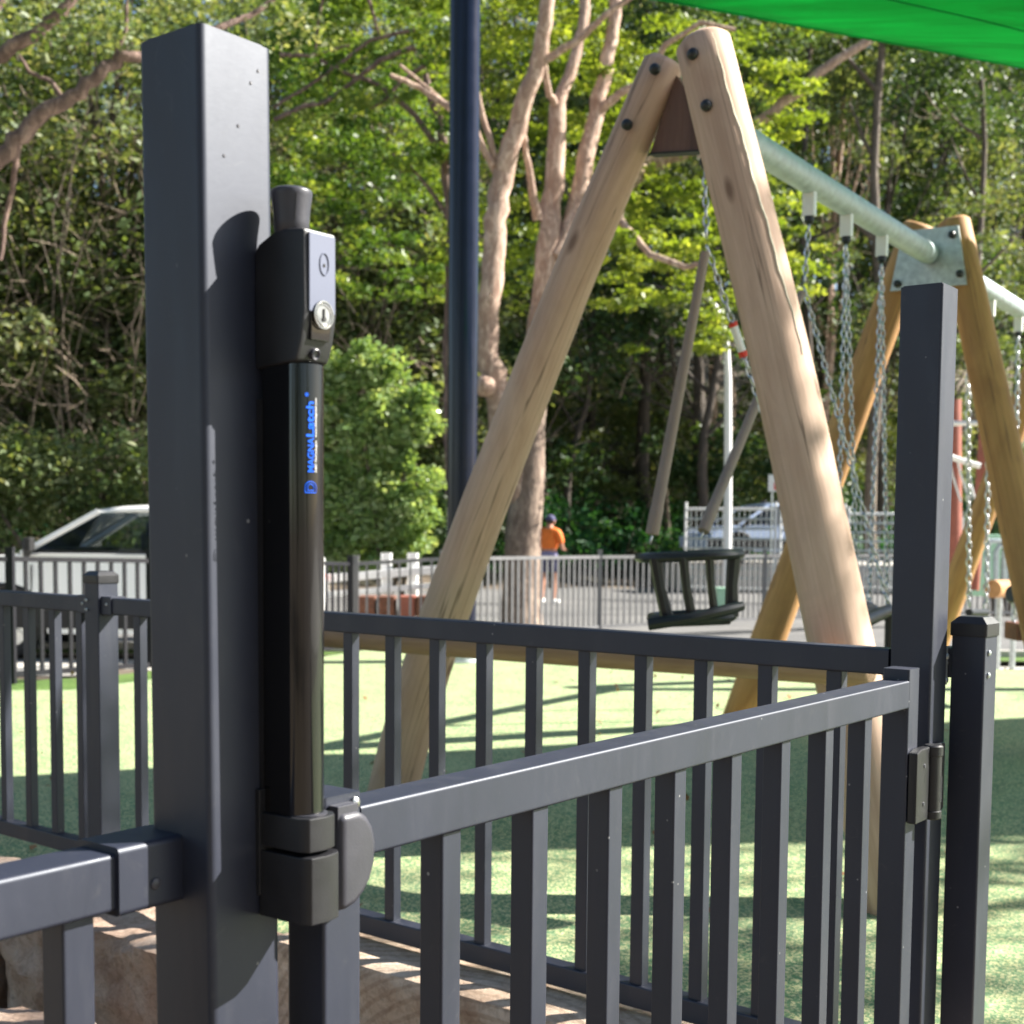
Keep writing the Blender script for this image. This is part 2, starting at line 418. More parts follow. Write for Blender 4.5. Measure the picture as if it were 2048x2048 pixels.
class MB:
    def __init__(s):
        s.v, s.f, s.g = [], [], []
        s.use_g = False

    def add(s, vs, fs, gr=None):
        b = len(s.v)
        s.v += [tuple(x) for x in vs]
        s.g += [tuple(x) for x in gr] if gr else [tuple(x) for x in vs]
        s.f += [tuple(i + b for i in f) for f in fs]

    def box(s, c, size, ax=(V((1, 0, 0)), V((0, 1, 0)), V((0, 0, 1)))):
        c = V(c); h = [x / 2 for x in size]
        vs = []
        for i in (-1, 1):
            for j in (-1, 1):
                for k in (-1, 1):
                    vs.append(c + ax[0] * (i * h[0]) + ax[1] * (j * h[1]) + ax[2] * (k * h[2]))
        fs = [(0, 1, 3, 2), (4, 6, 7, 5), (0, 4, 5, 1), (2, 3, 7, 6), (0, 2, 6, 4), (1, 5, 7, 3)]
        s.add(vs, fs)

    def member(s, A, B, u, wu, v, wv, r=0.0, n=4, cap=True, segs=1):
        """straight bar with a rounded rectangular section, centred on A-B"""
        A, B = V(A), V(B)
        prof = []
        hu, hv = wu / 2, wv / 2
        if r <= 0:
            prof = [(hu, hv), (-hu, hv), (-hu, -hv), (hu, -hv)]
        else:
            for cxs, cys, a0 in ((1, 1, 0), (-1, 1, 90), (-1, -1, 180), (1, -1, 270)):
                e_ = min(0.0006, (min(hu, hv) - r) * 0.4)
                t0_, t1_ = R_(a0), R_(a0 + 90)
                prof.append((cxs * (hu - r) + r * math.cos(t0_) + e_ * math.sin(t0_), cys * (hv - r) + r * math.sin(t0_) - e_ * math.cos(t0_)))
                for k in range(n + 1):
                    a = R_(a0 + 90 * k / n)
                    prof.append((cxs * (hu - r) + r * math.cos(a), cys * (hv - r) + r * math.sin(a)))
                prof.append((cxs * (hu - r) + r * math.cos(t1_) - e_ * math.sin(t1_), cys * (hv - r) + r * math.sin(t1_) + e_ * math.cos(t1_)))
        m = len(prof)
        vs = []
        for q in range(segs + 1):
            P = A.lerp(B, q / segs)
            vs += [P + u * a + v * b for a, b in prof]
        fs = []
        for q in range(segs):
            for i in range(m):
                j = (i + 1) % m
                fs.append((q * m + i, q * m + j, (q + 1) * m + j, (q + 1) * m + i))
        if cap:
            fs.append(tuple(reversed(range(m))))
            fs.append(tuple(range(segs * m, (segs + 1) * m)))
        s.add(vs, fs)

    def tube(s, pts, rad, n=12, cap=True, wob=0.0, seed=0, dome=0.0):
        pts = [V(p) for p in pts]
        if not hasattr(rad, '__len__'):
            rad = [rad] * len(pts)
        rad = list(rad)
        rnd = random.Random(seed)
        if dome:
            d0 = (pts[1] - pts[0]).normalized(); d1 = (pts[-1] - pts[-2]).normalized()
            a, ra, b, rb = pts[0], rad[0], pts[-1], rad[-1]
            pts = [a - d0 * dome * 0.0] + [a + d0 * dome] + pts[1:-1] + [b - d1 * dome] + [b]
            rad = [ra - dome] + [ra] + rad[1:-1] + [rb] + [rb - dome]
        L = 0
        t0 = (pts[1] - pts[0]).normalized()
        ref = V((0, 0, 1)) if abs(t0.z) < 0.9 else V((1, 0, 0))
        u = t0.cross(ref).normalized()
        vs, gr = [], []
        off = rnd.uniform(0, 50)
        for i, p in enumerate(pts):
            if i == 0: t = pts[1] - pts[0]
            elif i == len(pts) - 1: t = pts[-1] - pts[-2]
            else: t = pts[i + 1] - pts[i - 1]
            t.normalize()
            u = (u - t * u.dot(t)).normalized()
            w = t.cross(u)
            if i: L += (pts[i] - pts[i - 1]).length
            for k in range(n):
                a = 2 * math.pi * k / n
                rr = rad[i] * (1 + (wob * (math.sin(2 * a + seed + L * 1.7) * 0.5 + math.sin(3 * a + L * 4 + seed * 2) * 0.3 + rnd.uniform(-.2, .2)) if wob else 0))
                d = u * math.cos(a) + w * math.sin(a)
                vs.append(p + d * rr)
                gr.append((math.cos(a) * rad[0] + off, math.sin(a) * rad[0] + off, L + off))
        fs = []
        for i in range(len(pts) - 1):
            for k in range(n):
                j = (k + 1) % n
                fs.append((i * n + k, i * n + j, (i + 1) * n + j, (i + 1) * n + k))
        if cap:
            fs.append(tuple(reversed(range(n))))
            fs.append(tuple(range((len(pts) - 1) * n, len(pts) * n)))
        s.add(vs, fs, gr)

    def lathe(s, base, axis, prof, n=20):
        """prof: (distance along axis, radius)"""
        axis = V(axis).normalized()
        ref = V((0, 0, 1)) if abs(axis.z) < 0.9 else V((1, 0, 0))
        u = axis.cross(ref).normalized(); w = axis.cross(u)
        vs = []
        for h, r in prof:
            for k in range(n):
                a = 2 * math.pi * k / n
                vs.append(V(base) + axis * h + (u * math.cos(a) + w * math.sin(a)) * r)
        fs = []
        for i in range(len(prof) - 1):
            for k in range(n):
                j = (k + 1) % n
                fs.append((i * n + k, i * n + j, (i + 1) * n + j, (i + 1) * n + k))
        fs.append(tuple(reversed(range(n))))
        fs.append(tuple(range((len(prof) - 1) * n, len(prof) * n)))
        s.add(vs, fs)

    def prism(s, pts, off):
        pts = [V(p) for p in pts]; off = V(off); n = len(pts)
        fs = [tuple(range(n)), tuple(reversed(range(n, 2 * n)))]
        for i in range(n):
            j = (i + 1) % n
            fs.append((j, i, i + n, j + n))
        s.add(pts + [p + off for p in pts], fs)

    def torus(s, c, ax, ay, rx, ry, r, n=12, m=6):
        """elongated ring in plane ax, ay"""
        az = ax.cross(ay)
        vs = []
        for i in range(n):
            a = 2 * math.pi * i / n
            p = V(c) + ax * (rx * math.cos(a)) + ay * (ry * math.sin(a))
            d = (ax * math.cos(a) + ay * math.sin(a)).normalized()
            for k in range(m):
                b = 2 * math.pi * k / m
                vs.append(p + d * (r * math.cos(b)) + az * (r * math.sin(b)))
        fs = []
        for i in range(n):
            for k in range(m):
                i2, k2 = (i + 1) % n, (k + 1) % m
                fs.append((i * m + k, i2 * m + k, i2 * m + k2, i * m + k2))
        s.add(vs, fs)

    def build(s, name, mat, parent=None, origin=None, smooth=35, bevel=0.0, label=None, sub=0):
        base = wloc(parent) if parent is not None else V((0, 0, 0))
        o_loc = V((0, 0, 0))
        if origin is not None:
            o_loc = V(origin) - base
        off = base + o_loc
        me = bpy.data.meshes.new(name)
        me.from_pydata([(a - off.x, b - off.y, c - off.z) for a, b, c in s.v], [], s.f)
        ga = me.attributes.new('grain', 'FLOAT_VECTOR', 'POINT')
        ga.data.foreach_set('vector', np.array(s.g, dtype=np.float32).ravel())
        me.materials.append(mat)
        import bmesh
        bm = bmesh.new(); bm.from_mesh(me)
        bmesh.ops.recalc_face_normals(bm, faces=bm.faces)
        if bevel:
            es = [e for e in bm.edges if len(e.link_faces) == 2 and e.calc_face_angle(0) > R_(30)]
            bmesh.ops.bevel(bm, geom=es, offset=bevel, segments=2, profile=0.5, affect='EDGES', clamp_overlap=True)
        bm.to_mesh(me); bm.free()
        if smooth:
            me.polygons.foreach_set('use_smooth', [True] * len(me.polygons))
            me.set_sharp_from_angle(angle=R_(smooth))
        me.update()
        o = bpy.data.objects.new(name, me)
        COL.objects.link(o)
        o.location = o_loc
        if parent is not None: o.parent = parent
        if label: o['label'] = label
        if bevel:
            md = o.modifiers.new('normals', 'WEIGHTED_NORMAL'); md.keep_sharp = True; md.weight = 80
        if sub:
            md = o.modifiers.new('smooth', 'SUBSURF'); md.levels = sub; md.render_levels = sub
        return o


def share(src, name, parent, loc, rotz=0.0, scale=None):
    """another object on the same mesh, placed at world point loc"""
    o = bpy.data.objects.new(name, src.data)
    COL.objects.link(o)
    o.parent = parent
    o.location = V(loc) - (wloc(parent) if parent is not None else V((0, 0, 0)))
    o.rotation_euler = (0, 0, rotz)
    if scale: o.scale = scale
    return o


def text_mesh(body, size, mat, name, parent, origin, right, up, bold=0.0, spacing=1.0, fit=None):
    cu = bpy.data.curves.new('t', 'FONT')
    cu.body = body; cu.size = 1.0 if fit else size; cu.offset = (bold / size) if fit else bold; cu.extrude = 0.00006
    cu.space_character = spacing
    cu.align_x = 'LEFT'; cu.align_y = 'BOTTOM_BASELINE'
    to = bpy.data.objects.new('t', cu)
    COL.objects.link(to)
    dg = bpy.context.evaluated_depsgraph_get()
    me = bpy.data.meshes.new_from_object(to.evaluated_get(dg))
    bpy.data.objects.remove(to)
    me.name = name
    if fit:
        xs = [v.co.x for v in me.vertices]; ys = [v.co.y for v in me.vertices]
        sx_, sy_ = fit[0] / (max(xs) - min(xs)), fit[1] / (max(ys) - min(ys))
        me.transform(Matrix.Diagonal((sx_, sy_, 1, 1)) @ Matrix.Translation((-min(xs), -min(ys), 0)))
    me.materials.clear(); me.materials.append(mat)
    nrm = right.cross(up)
    base = wloc(parent)
    me.transform(Matrix((
        (right.x, up.x, nrm.x, origin.x - base.x),
        (right.y, up.y, nrm.y, origin.y - base.y),
        (right.z, up.z, nrm.z, origin.z - base.z), (0, 0, 0, 1))))
    o = bpy.data.objects.new(name, me); COL.objects.link(o); o.parent = parent
    return o


# ------------------------------------------------------------------ ground
p_f0 = atz(1768, 1298.5, 0.793)
FENCE_G = p_f0.dot(G)          # the long fence stands at this distance along G


def ground_h(x, y):
    g = x * G.x + y * G.y
    if g < FENCE_G - 0.04:
        return -0.32
    h = -0.03
    t = min(1, max(0, (y - 9.0) / 6.0))
    h -= 0.49 * t * t * (3 - 2 * t)
    if x < -1.5:
        t2 = min(1, max(0, (-1.5 - x) / 2.0)) * min(1, max(0, (y - 7.6) / 1.8))
        h = min(h, -0.03 - 0.26 * t2)
    ys = y - max(-16, min(25, x)) * 0.42
    if ys > 34:
        h += min(17.0, (ys - 34) * 0.33)
    return h


def sheet(name, mat, x0, x1, y0, y1, nx, ny, off=0.0, flat=None, poly=None, jit=0.0, shear=0.0):
    rnd = random.Random(3)
    vs, fs = [], []
    for j in range(ny + 1):
        for i in range(nx + 1):
            x = x0 + (x1 - x0) * i / nx; y = y0 + (y1 - y0) * j / ny
            y += max(-16, min(25, x)) * shear * (j / ny if shear < 1 else 1)
            if jit and (j in (0, ny)):
                y += math.sin(x * 2.1) * jit + math.sin(x * 5.3 + 1) * jit * 0.5
            z = (flat if flat is not None else ground_h(x, y)) + off
            vs.append((x, y, z))
    for j in range(ny):
        for i in range(nx):
            a = j * (nx + 1) + i
            fs.append((a, a + 1, a + nx + 2, a + nx + 1))
    m = MB(); m.add(vs, fs)
    o = m.build(name, mat, smooth=60)
    return tag(o, kind='structure')


# main ground, laid out in the fence's own directions so the retaining step is clean
gs = [-300, -120, -60, -30, -15, -8, -5, -3, -2, -1, 0, 0.8, 1.4, FENCE_G - 0.05, FENCE_G - 0.03] + [FENCE_G + 0.3 + k * 0.7 for k in range(60)] + [48, 52, 58, 65, 80, 110, 180, 320, 600]
rs = [-600, -300, -150, -90] + [-60 + k * 1.5 for k in range(80)] + [70, 90, 150, 300, 600]
vs, fs = [], []
for a in gs:
    for b in rs:
        x = G.x * a + Rr.x * b; y = G.y * a + Rr.y * b
        vs.append((x, y, ground_h(x, y) - 0.02))
nr = len(rs)
for i in range(len(gs) - 1):
    for j in range(nr - 1):
        fs.append((i * nr + j, (i + 1) * nr + j, (i + 1) * nr + j + 1, i * nr + j + 1))
m = MB(); m.add(vs, fs)
tag(m.build('ground', M['dirt'], smooth=60), kind='structure')
vs, fs = [], []
for j in range(41):
    for i in range(91):
        x = -90 + 2 * i; y = 34.2 + max(-16, min(25, x)) * 0.42 + j * 1.9
        vs.append((x, y, ground_h(x, y) + 0.03 + 0.10 * math.sin(x * 1.3 + j) * math.sin(j * 1.7)))
for j in range(40):
    for i in range(90):
        a = j * 91 + i
        fs.append((a, a + 1, a + 92, a + 91))
m = MB(); m.add(vs, fs)
tag(m.build('forest_floor', M['forestfloor'], smooth=60), kind='structure')
sheet('road', M['road'], -60, 60, 15.6, 33.9, 60, 40, 0.004, shear=0.42)
sheet('path', M['concrete'], -12, 26, 11.2, 15.0, 40, 20, 0.0, jit=0.05)
sheet('bounce_sheet', M['concrete'], 9.6, 60, -6, 11.1, 30, 12, 0.005)  # unseen pale sheet added so sunlit ground reflects in the gate paint
sheet('lawn', M['grass'], -16, -1.9, 8.2, 11.0, 30, 14, 0.002, jit=0.08)
sheet('verge', M['grass'], -20, 30, 15.05, 15.55, 50, 4, 0.06)
sheet('mulch_bed', M['mulch'], 1.9, 14, 9.3, 11.15, 30, 12, 0.01, jit=0.1)
# playground rubber surface
sp = [G * (FENCE_G + 0.12) + Rr * -6, G * (FENCE_G + 0.12) + Rr * 5.4]
out = [V((sp[0].x, sp[0].y, 0)), V((9, 3.0, 0)), V((9.5, 8.6, 0)), V((4.2, 9.3, 0)), V((1.6, 10.2, 0)), V((-0.9, 11.2, 0)), V((-1.7, 9.5, 0)), V((-2.6, 7.9, 0)), V((-5.5, 7.5, 0)), V((sp[1].x, sp[1].y, 0))]
m = MB(); m.prism([V((p.x, p.y, -0.2)) for p in out], (0, 0, 0.2))
tag(m.build('playground_surface', M['soft'], smooth=0), kind='structure')
# kerb at the road
m = MB(); m.box((0, 15.6, -0.46), (90, 0.15, 0.14))
tag(m.build('kerb', M['concrete']), kind='structure')


# ------------------------------------------------------------------ big gate post with rail bracket
def post(name, corner, w, z0, z1, mat, label, cat='post', r=0.004, capopen=True):
    """square post whose nearest edge (least along G and R) is at corner"""
    c = corner + G * w / 2 + Rr * w / 2
    t = thing(name, V((c.x, c.y, z0)), label, cat)
    m = MB(); m.member(V((c.x, c.y, z0)), V((c.x, c.y, z1)), G, w, Rr, w, r, 4)
    m.build('post_tube', mat, t)
    return t, c


C1 = at(406, 1052, 0.93)
POST_W = 0.065
Z1 = at(406, 45, 0.93).z
latch_post, c1 = post('gate_post', C1, POST_W, -0.34, Z1, M['paint'], 'tall thick charcoal square post at left carrying the black gate latch', r=0.005)
m = MB(); m.member(V((c1.x, c1.y, Z1)), V((c1.x, c1.y, Z1 + 0.002)), G, POST_W - 0.006, Rr, POST_W - 0.006, 0.004)
m.build('top_cap', M['paint'], latch_post)
# dent-like scuffs: small paint chips standing on the lit face
rnd = random.Random(5)
m = MB()
for a, z in ((0.052, Z1 - 0.018), (0.045, Z1 - 0.028), (0.020, Z1 - 0.083), (0.033, Z1 - 0.060)):
    p = C1 + G * a - Rr * 0.0001; p.z = z
    m.lathe(p, -Rr, [(0, 0.0013), (0.0005, 0.0009)], 8)
m.build('paint_blister', M['grey_plastic'], latch_post)

latch_post.rotation_euler = (0, -0.0065, 0)
latch_post.location.x += 0.0065 * (Z1 + 0.34)

# left fence panel in front: rail, bracket, bars
zr = at(300, 1693, 0.93).z
rl_front = atz(300, 1693, zr)
LP_R = C1.dot(Rr) + POST_W / 2
left_panel = thing('fence_panel', V((C1.x, C1.y, -0.3)) - G * 0.6, 'charcoal fence panel fixed to the left side of the tall latch post', 'fence')


def gr(g, r, z):
    return V((G.x * g + Rr.x * r, G.y * g + Rr.y * r, z))


g_post = C1.dot(G)
rf = rl_front.dot(Rr)
rc = rf + 0.02
m = MB(); m.member(gr(g_post - 1.5, rc, zr - 0.02), gr(g_post - 0.004, rc, zr - 0.02), Rr, 0.04, UP, 0.04, 0.003)
m.build('top_rail', M['paint'], left_panel)
m = MB(); m.member(gr(g_post - 1.5, rc, 0.0), gr(g_post - 0.002, rc, 0.0), Rr, 0.04, UP, 0.04, 0.003)
m.build('bottom_rail', M['paint'], left_panel)
m = MB(); m.member(gr(g_post - 0.052, rc, zr - 0.0195), gr(g_post + 0.010, rc, zr - 0.0195), Rr, 0.0475, UP, 0.048, 0.004)
br = m.build('bracket', M['paint'], left_panel)
m = MB(); m.lathe(gr(g_post - 0.022, rf - 0.004, zr - 0.026), -Rr, [(0, 0.0045), (0.0012, 0.004), (0.002, 0.0022)], 10)
m.build('screw', M['grey_plastic'], br)
src = None
# bars of the left panel: dark side starts at px 75
bx = atz(75, 1850, zr - 0.04)
b0 = None
for k in range(8):
    gk = None
    if k == 0:
        # near corner projected at px 122
        best = min((abs(((CAM_M.transposed() @ (gr(g_post - q / 1000, rc - 0.0125, zr - 0.06) - EYE)).x / -(CAM_M.transposed() @ (gr(g_post - q / 1000, rc - 0.0125, zr - 0.06) - EYE)).z) * FPX + CX - 126), q) for q in range(20, 400))
        gb = g_post - best[1] / 1000
        m = MB(); m.member(gr(gb + 0.0125, rc, 0.02), gr(gb + 0.0125, rc, zr - 0.039), G, 0.025, Rr, 0.025, 0.002)
        src = m.build('bar', M['paint'], left_panel, origin=gr(gb + 0.0125, rc, 0.02))
    else:
        share(src, 'bar', left_panel, gr(gb + 0.0125 - 0.112 * k, rc, 0.02))


# ------------------------------------------------------------------ latch
A0 = 0.047


def lp(a, p, z):          # a along the gate from the post corner, p outwards from the lit post face
    q = C1 + G * a - Rr * p
    q.z = z
    return q


latch = thing('gate_latch', lp(A0 + 0.015, 0.0, 0.69), 'long black magnetic pull latch with lift knob and key lock on the tall post', 'latch')
# housing
side = [(0.0, 1.163), (0.004, 1.168), (0.020, 1.175), (0.030, 1.176), (0.050, 1.174), (0.0505, 1.118), (0.047, 1.098), (0.042, 1.084), (0.0, 1.081)]
m = MB(); m.prism([lp(A0, p + 0.0005, z) for p, z in side], G * 0.032)
hs = m.build('housing', M['plastic'], latch, bevel=0.0028)
# smoky cover on the front
m = MB(); m.prism([lp(A0 + 0.003, 0.0505, z) for z in ()] or [lp(A0 + 0.0035, 0.0508, 1.1715), lp(A0 + 0.0285, 0.0508, 1.1715), lp(A0 + 0.0285, 0.0508, 1.118), lp(A0 + 0.0035, 0.0508, 1.118)], -Rr * 0.0016)
cv = m.build('front_cover', M['clear'], latch, bevel=0.0007)
m = MB()
for k in range(1):
    m.torus(lp(A0 + 0.0175, 0.0527, 1.1515), G, UP, 0.0042, 0.0075, 0.0005, 20, 6)
m.build('window_ring', M['clear'], cv)
m = MB(); m.lathe(lp(A0 + 0.0175, 0.0524, 1.1505), -Rr, [(0, 0.0014), (0.0004, 0.0010)], 12)
m.build('indicator', M['black'], cv)
# shield under lock
m = MB(); m.prism([lp(A0 + 0.006, 0.0490, 1.118), lp(A0 + 0.026, 0.0490, 1.118), lp(A0 + 0.025, 0.0475, 1.099), lp(A0 + 0.007, 0.0475, 1.099)], -Rr * 0.0028)
m.build('lock_shield', M['gloss'], latch, bevel=0.0008)
m = MB(); m.lathe(lp(A0 + 0.016, 0.050, 1.1165), -Rr, [(0, 0.0082), (0.0032, 0.0082), (0.0040, 0.0074), (0.0040, 0.0066), (0.0034, 0.0062)], 32)
lk = m.build('lock_cylinder', M['chrome'], latch)
m = MB(); m.box(lp(A0 + 0.016, 0.0541, 1.1175), (0.0012, 0.0004, 0.0065), (G, Rr, UP))
m.lathe(lp(A0 + 0.0162, 0.0538, 1.1135), -Rr, [(0, 0.0017), (0.0005, 0.0017)], 10)
m.build('keyhole', M['black'], lk)
m = MB(); m.torus(lp(A0 + 0.016, 0.0535, 1.1165), G, UP, 0.0088, 0.0092, 0.0007, 28, 6)
m.build('lock_ring', M['chrome'], lk)
m = MB(); m.lathe(lp(A0 + 0.015, 0.044, 1.0905), (-Rr + UP * -0.3), [(0, 0.0042), (0.0030, 0.0042), (0.0036, 0.0034), (0.0022, 0.0022), (0.0022, 0.0001)], 18)
m.build('screw', M['grey_plastic'], latch)
# knob (flared, faceted)
kb = lp(A0 + 0.012, 0.026, 1.172)
m = MB()
prof = [(0.0, 0.0112), (0.003, 0.0116), (0.0035, 0.0120), (0.010, 0.0124), (0.020, 0.0132), (0.028, 0.0144), (0.0305, 0.0147), (0.0318, 0.0142), (0.0330, 0.0120), (0.0336, 0.006), (0.0336, 0.001)]
m.lathe(kb, UP, prof, 28)
kn = m.build('lift_knob', M['grey_plastic'], latch, smooth=50)
for ang in (215, 290):
    d = V((math.cos(R_(ang)), math.sin(R_(ang)), 0)); tt = V((-d.y, d.x, 0))
    m = MB(); m.prism([kb + d * 0.0127 + UP * 0.009 + tt * -0.0006, kb + d * 0.0127 + UP * 0.009 + tt * 0.0002, kb + d * 0.0146 + UP * 0.028 + tt * 0.0010, kb + d * 0.0146 + UP * 0.028 + tt * 0.0002], -d * 0.002)
    m.build('grip_ridge', M['plastic'], kn)
# tube: flat sided with a round nose
zt0, zt1 = 0.756, 1.0835


def tube_prof(a_mid, w, depth, p0, n=14):
    pts = [(-w / 2, p0)]
    for k in range(n + 1):
        t = math.pi * (1 - k / n)
        pts.append((math.cos(t) * w / 2, depth - w * 0.42 + math.sin(t) * w * 0.42))
    pts.append((w / 2, p0))
    return [(a_mid + a, p) for a, p in pts]


pf = tube_prof(A0 + 0.0175, 0.0295, 0.045, 0.006)
m = MB(); m.prism([lp(a, p, zt0) for a, p in pf], UP * (zt1 - zt0))
m.build('tube', M['gloss'], latch, smooth=40)
m = MB(); m.prism([lp(A0 + 0.000, 0.0005, z) for z in ()] or [lp(A0 + 0.001, 0.0005, 0.775), lp(A0 + 0.030, 0.0005, 0.775), lp(A0 + 0.030, 0.0055, 0.775), lp(A0 + 0.001, 0.0055, 0.775)], UP * 0.285)
m.build('mounting_plate', M['plastic'], latch)
# printed lettering, reading upwards on the nose of the tube
z_of = lambda y: EYE.z + (1053 - y) / FPX * 0.93
TI = 7
tn = (lp(*pf[TI + 1], 0) - lp(*pf[TI - 1], 0)).normalized()
out_n = UP.cross(tn) * -1
if out_n.dot(-Rr) < 0: out_n = -out_n
right = UP.copy(); upv = -tn
pr_base = lp(*pf[TI], 0) + out_n * 0.0005
if UP.cross(-tn).dot(out_n) < 0: upv = tn
o1 = pr_base.copy() - upv * 0.0005; o1.z = z_of(942)
text_mesh('MAGNA', 0.0070, M['blueprint'], 'brand_lettering', latch, o1, right, upv, 0.00010, 1.0, (0.0238, 0.0054))
o1b = o1.copy(); o1b.z = z_of(942) + 0.0246
text_mesh('Latch', 0.0084, M['blueprint'], 'brand_lettering', latch, o1b, right, upv, 0.00018, 1.0, (0.0244, 0.0066))
o1c = o1b.copy() + upv * 0.0048; o1c.z = z_of(790)
text_mesh('\u00ae', 0.0035, M['blueprint'], 'registered_mark', latch, o1c, right, upv, 0.00005)
o2 = pr_base.copy() - upv * 0.0030; o2.z = z_of(942)
text_mesh('D&D Technologies   www.ddtechglobal.com', 0.00275, M['whiteprint'], 'small_lettering', latch, o2, right, upv, 0.00004, 1.0, (0.0515, 0.0018))
# double D emblem
m = MB()
ec = pr_base.copy() + upv * 0.0025; ec.z = z_of(973)
for rad_ in (0.0046, 0.0026):
    arc = [ec + right * -rad_ * 0.8 + upv * rad_ * 1.0]
    for k in range(9):
        t = R_(90 - 180 * k / 8)
        arc.append(ec + right * (rad_ * 0.9 * math.cos(t)) + upv * (rad_ * math.sin(t)) * 1.0)
    arc.append(ec + right * -rad_ * 0.8 - upv * rad_ * 1.0)
    arc.append(arc[0])
    m.tube(arc, 0.00030, 5, cap=False)
m.build('emblem', M['blueprint'], latch)
# lower yoke and block
def blk(z0, z1, w, dep, name, mat, gap=0.0, p0=0.004):
    pts = [(-w / 2, p0), (-w / 2, dep - 0.010), (-w / 2 + 0.004, dep - 0.002), (0.000, dep), (w / 2 - 0.006, dep - 0.003), (w / 2 - 0.001, dep - 0.009), (w / 2, p0)]
    m = MB(); m.prism([lp(A0 + 0.018 + a, p, z0) for a, p in pts], UP * (z1 - z0))
    return m.build(name, mat, latch, bevel=0.0012)


blk(0.7395, 0.7640, 0.036, 0.053, 'yoke', M['plastic'])
blk(0.6880, 0.7365, 0.038, 0.056, 'striker_housing', M['plastic'])
m = MB(); m.prism([lp(A0 - 0.003, 0.0005, 0.703), lp(A0 + 0.03, 0.0005, 0.703), lp(A0 + 0.03, 0.007, 0.703), lp(A0 - 0.003, 0.007, 0.703)], UP * 0.078)
m.build('back_plate', M['plastic'], latch, bevel=0.001)
m = MB(); m.lathe(lp(A0 + 0.0175, 0.0345, 0.752), UP, [(0, 0.0130), (0.008, 0.0145), (0.0130, 0.0148)], 20)
m.build('magnet_collar', M['grey_plastic'], latch)

# ------------------------------------------------------------------ gate
GZ = 0.757
ga = atz(737, 1609, GZ); gb_ = atz(1819, 1362, GZ)
gd = (gb_ - ga).normalized()
gn = V((-gd.y, gd.x, 0))             # away from the camera
gate = thing('gate', V((ga.x, ga.y, -0.25)), 'charcoal metal gate of ten upright bars under a pale sloping-looking top rail', 'gate')
gate['label'] = 'charcoal metal gate of upright bars hung between the two tall posts'


def gpx(px, zref=None):
    """distance along the gate front line at which it projects to px (at rail height)"""
    lo, hi = -1.0, 4.0
    for _ in range(40):
        mid = (lo + hi) / 2
        q = CAM_M.transposed() @ (ga + gd * mid - EYE)
        x = q.x / -q.z * FPX + CX
        if x < px: lo = mid
        else: hi = mid
    return lo


def gp(s, n, z):
    q = ga + gd * s + gn * n
    q.z = z
    return q


s_st0 = gpx(648)
s_st1 = gpx(1819)
m = MB(); m.member(gp(s_st0 + 0.02, 0.02, -0.22), gp(s_st0 + 0.02, 0.02, GZ + 0.012), gd, 0.04, gn, 0.04, 0.003)
m.build('stile', M['paint'], gate)
m = MB(); m.member(gp(s_st1 + 0.02, 0.02, -0.22), gp(s_st1 + 0.02, 0.02, GZ + 0.016), gd, 0.04, gn, 0.04, 0.003)
m.build('stile', M['paint'], gate)
m = MB(); m.member(gp(s_st0 + 0.04, 0.0195, GZ - 0.02), gp(s_st1 + 0.0, 0.0195, GZ - 0.02), gn, 0.039, UP, 0.04, 0.0025, segs=8)
m.build('top_rail', M['paint'], gate)
m = MB(); m.member(gp(s_st0 + 0.04, 0.0195, -0.18), gp(s_st1 + 0.0, 0.0195, -0.18), gn, 0.039, UP, 0.04, 0.0025)
m.build('bottom_rail', M['paint'], gate)
sa, sb = gpx(893), gpx(1738)
src = None
for k in range(8):
    s_ = sa + (sb - sa) * k / 7
    P = gp(s_ + 0.0125, 0.0125 + 0.004, -0.16)
    if src is None:
        m = MB(); m.member(P, V((P.x, P.y, GZ - 0.041)), gd, 0.025, gn, 0.025, 0.002)
        src = m.build('bar', M['paint'], gate, origin=P)
    else:
        share(src, 'bar', gate, P)
# striker dome on the latch end of the gate
dpts = []
sx0 = s_st0 + 0.004
for z, a in ((0.762, 0.0), (0.762, 0.020), (0.757, 0.029), (0.748, 0.0355), (0.735, 0.039), (0.720, 0.038), (0.707, 0.033), (0.698, 0.026), (0.691, 0.016), (0.687, 0.0)):
    dpts.append((sx0 + a, z - 0.004))
m = MB(); m.prism([gp(s_, -0.0005, z) for s_, z in dpts], -gn * 0.014)
m.build('striker', M['grey_plastic'], gate, bevel=0.006, smooth=60)
m = MB(); m.prism([gp(sx0 - 0.004, -0.0008, z) for z in ()] or [gp(sx0, -0.0005, 0.748), gp(sx0 + 0.022, -0.0005, 0.748), gp(sx0 + 0.022, -0.0005, 0.7635), gp(sx0, -0.0005, 0.7635)], -gn * 0.010)
m.build('striker_tongue', M['grey_plastic'], gate, bevel=0.001)
m = MB(); m.lathe(gp(s_st0 + 0.032, -0.0005, GZ + 0.004), -gn, [(0, 0.005), (0.002, 0.0045), (0.0035, 0.002)], 12)
m.build('rivet', M['chrome'], gate)

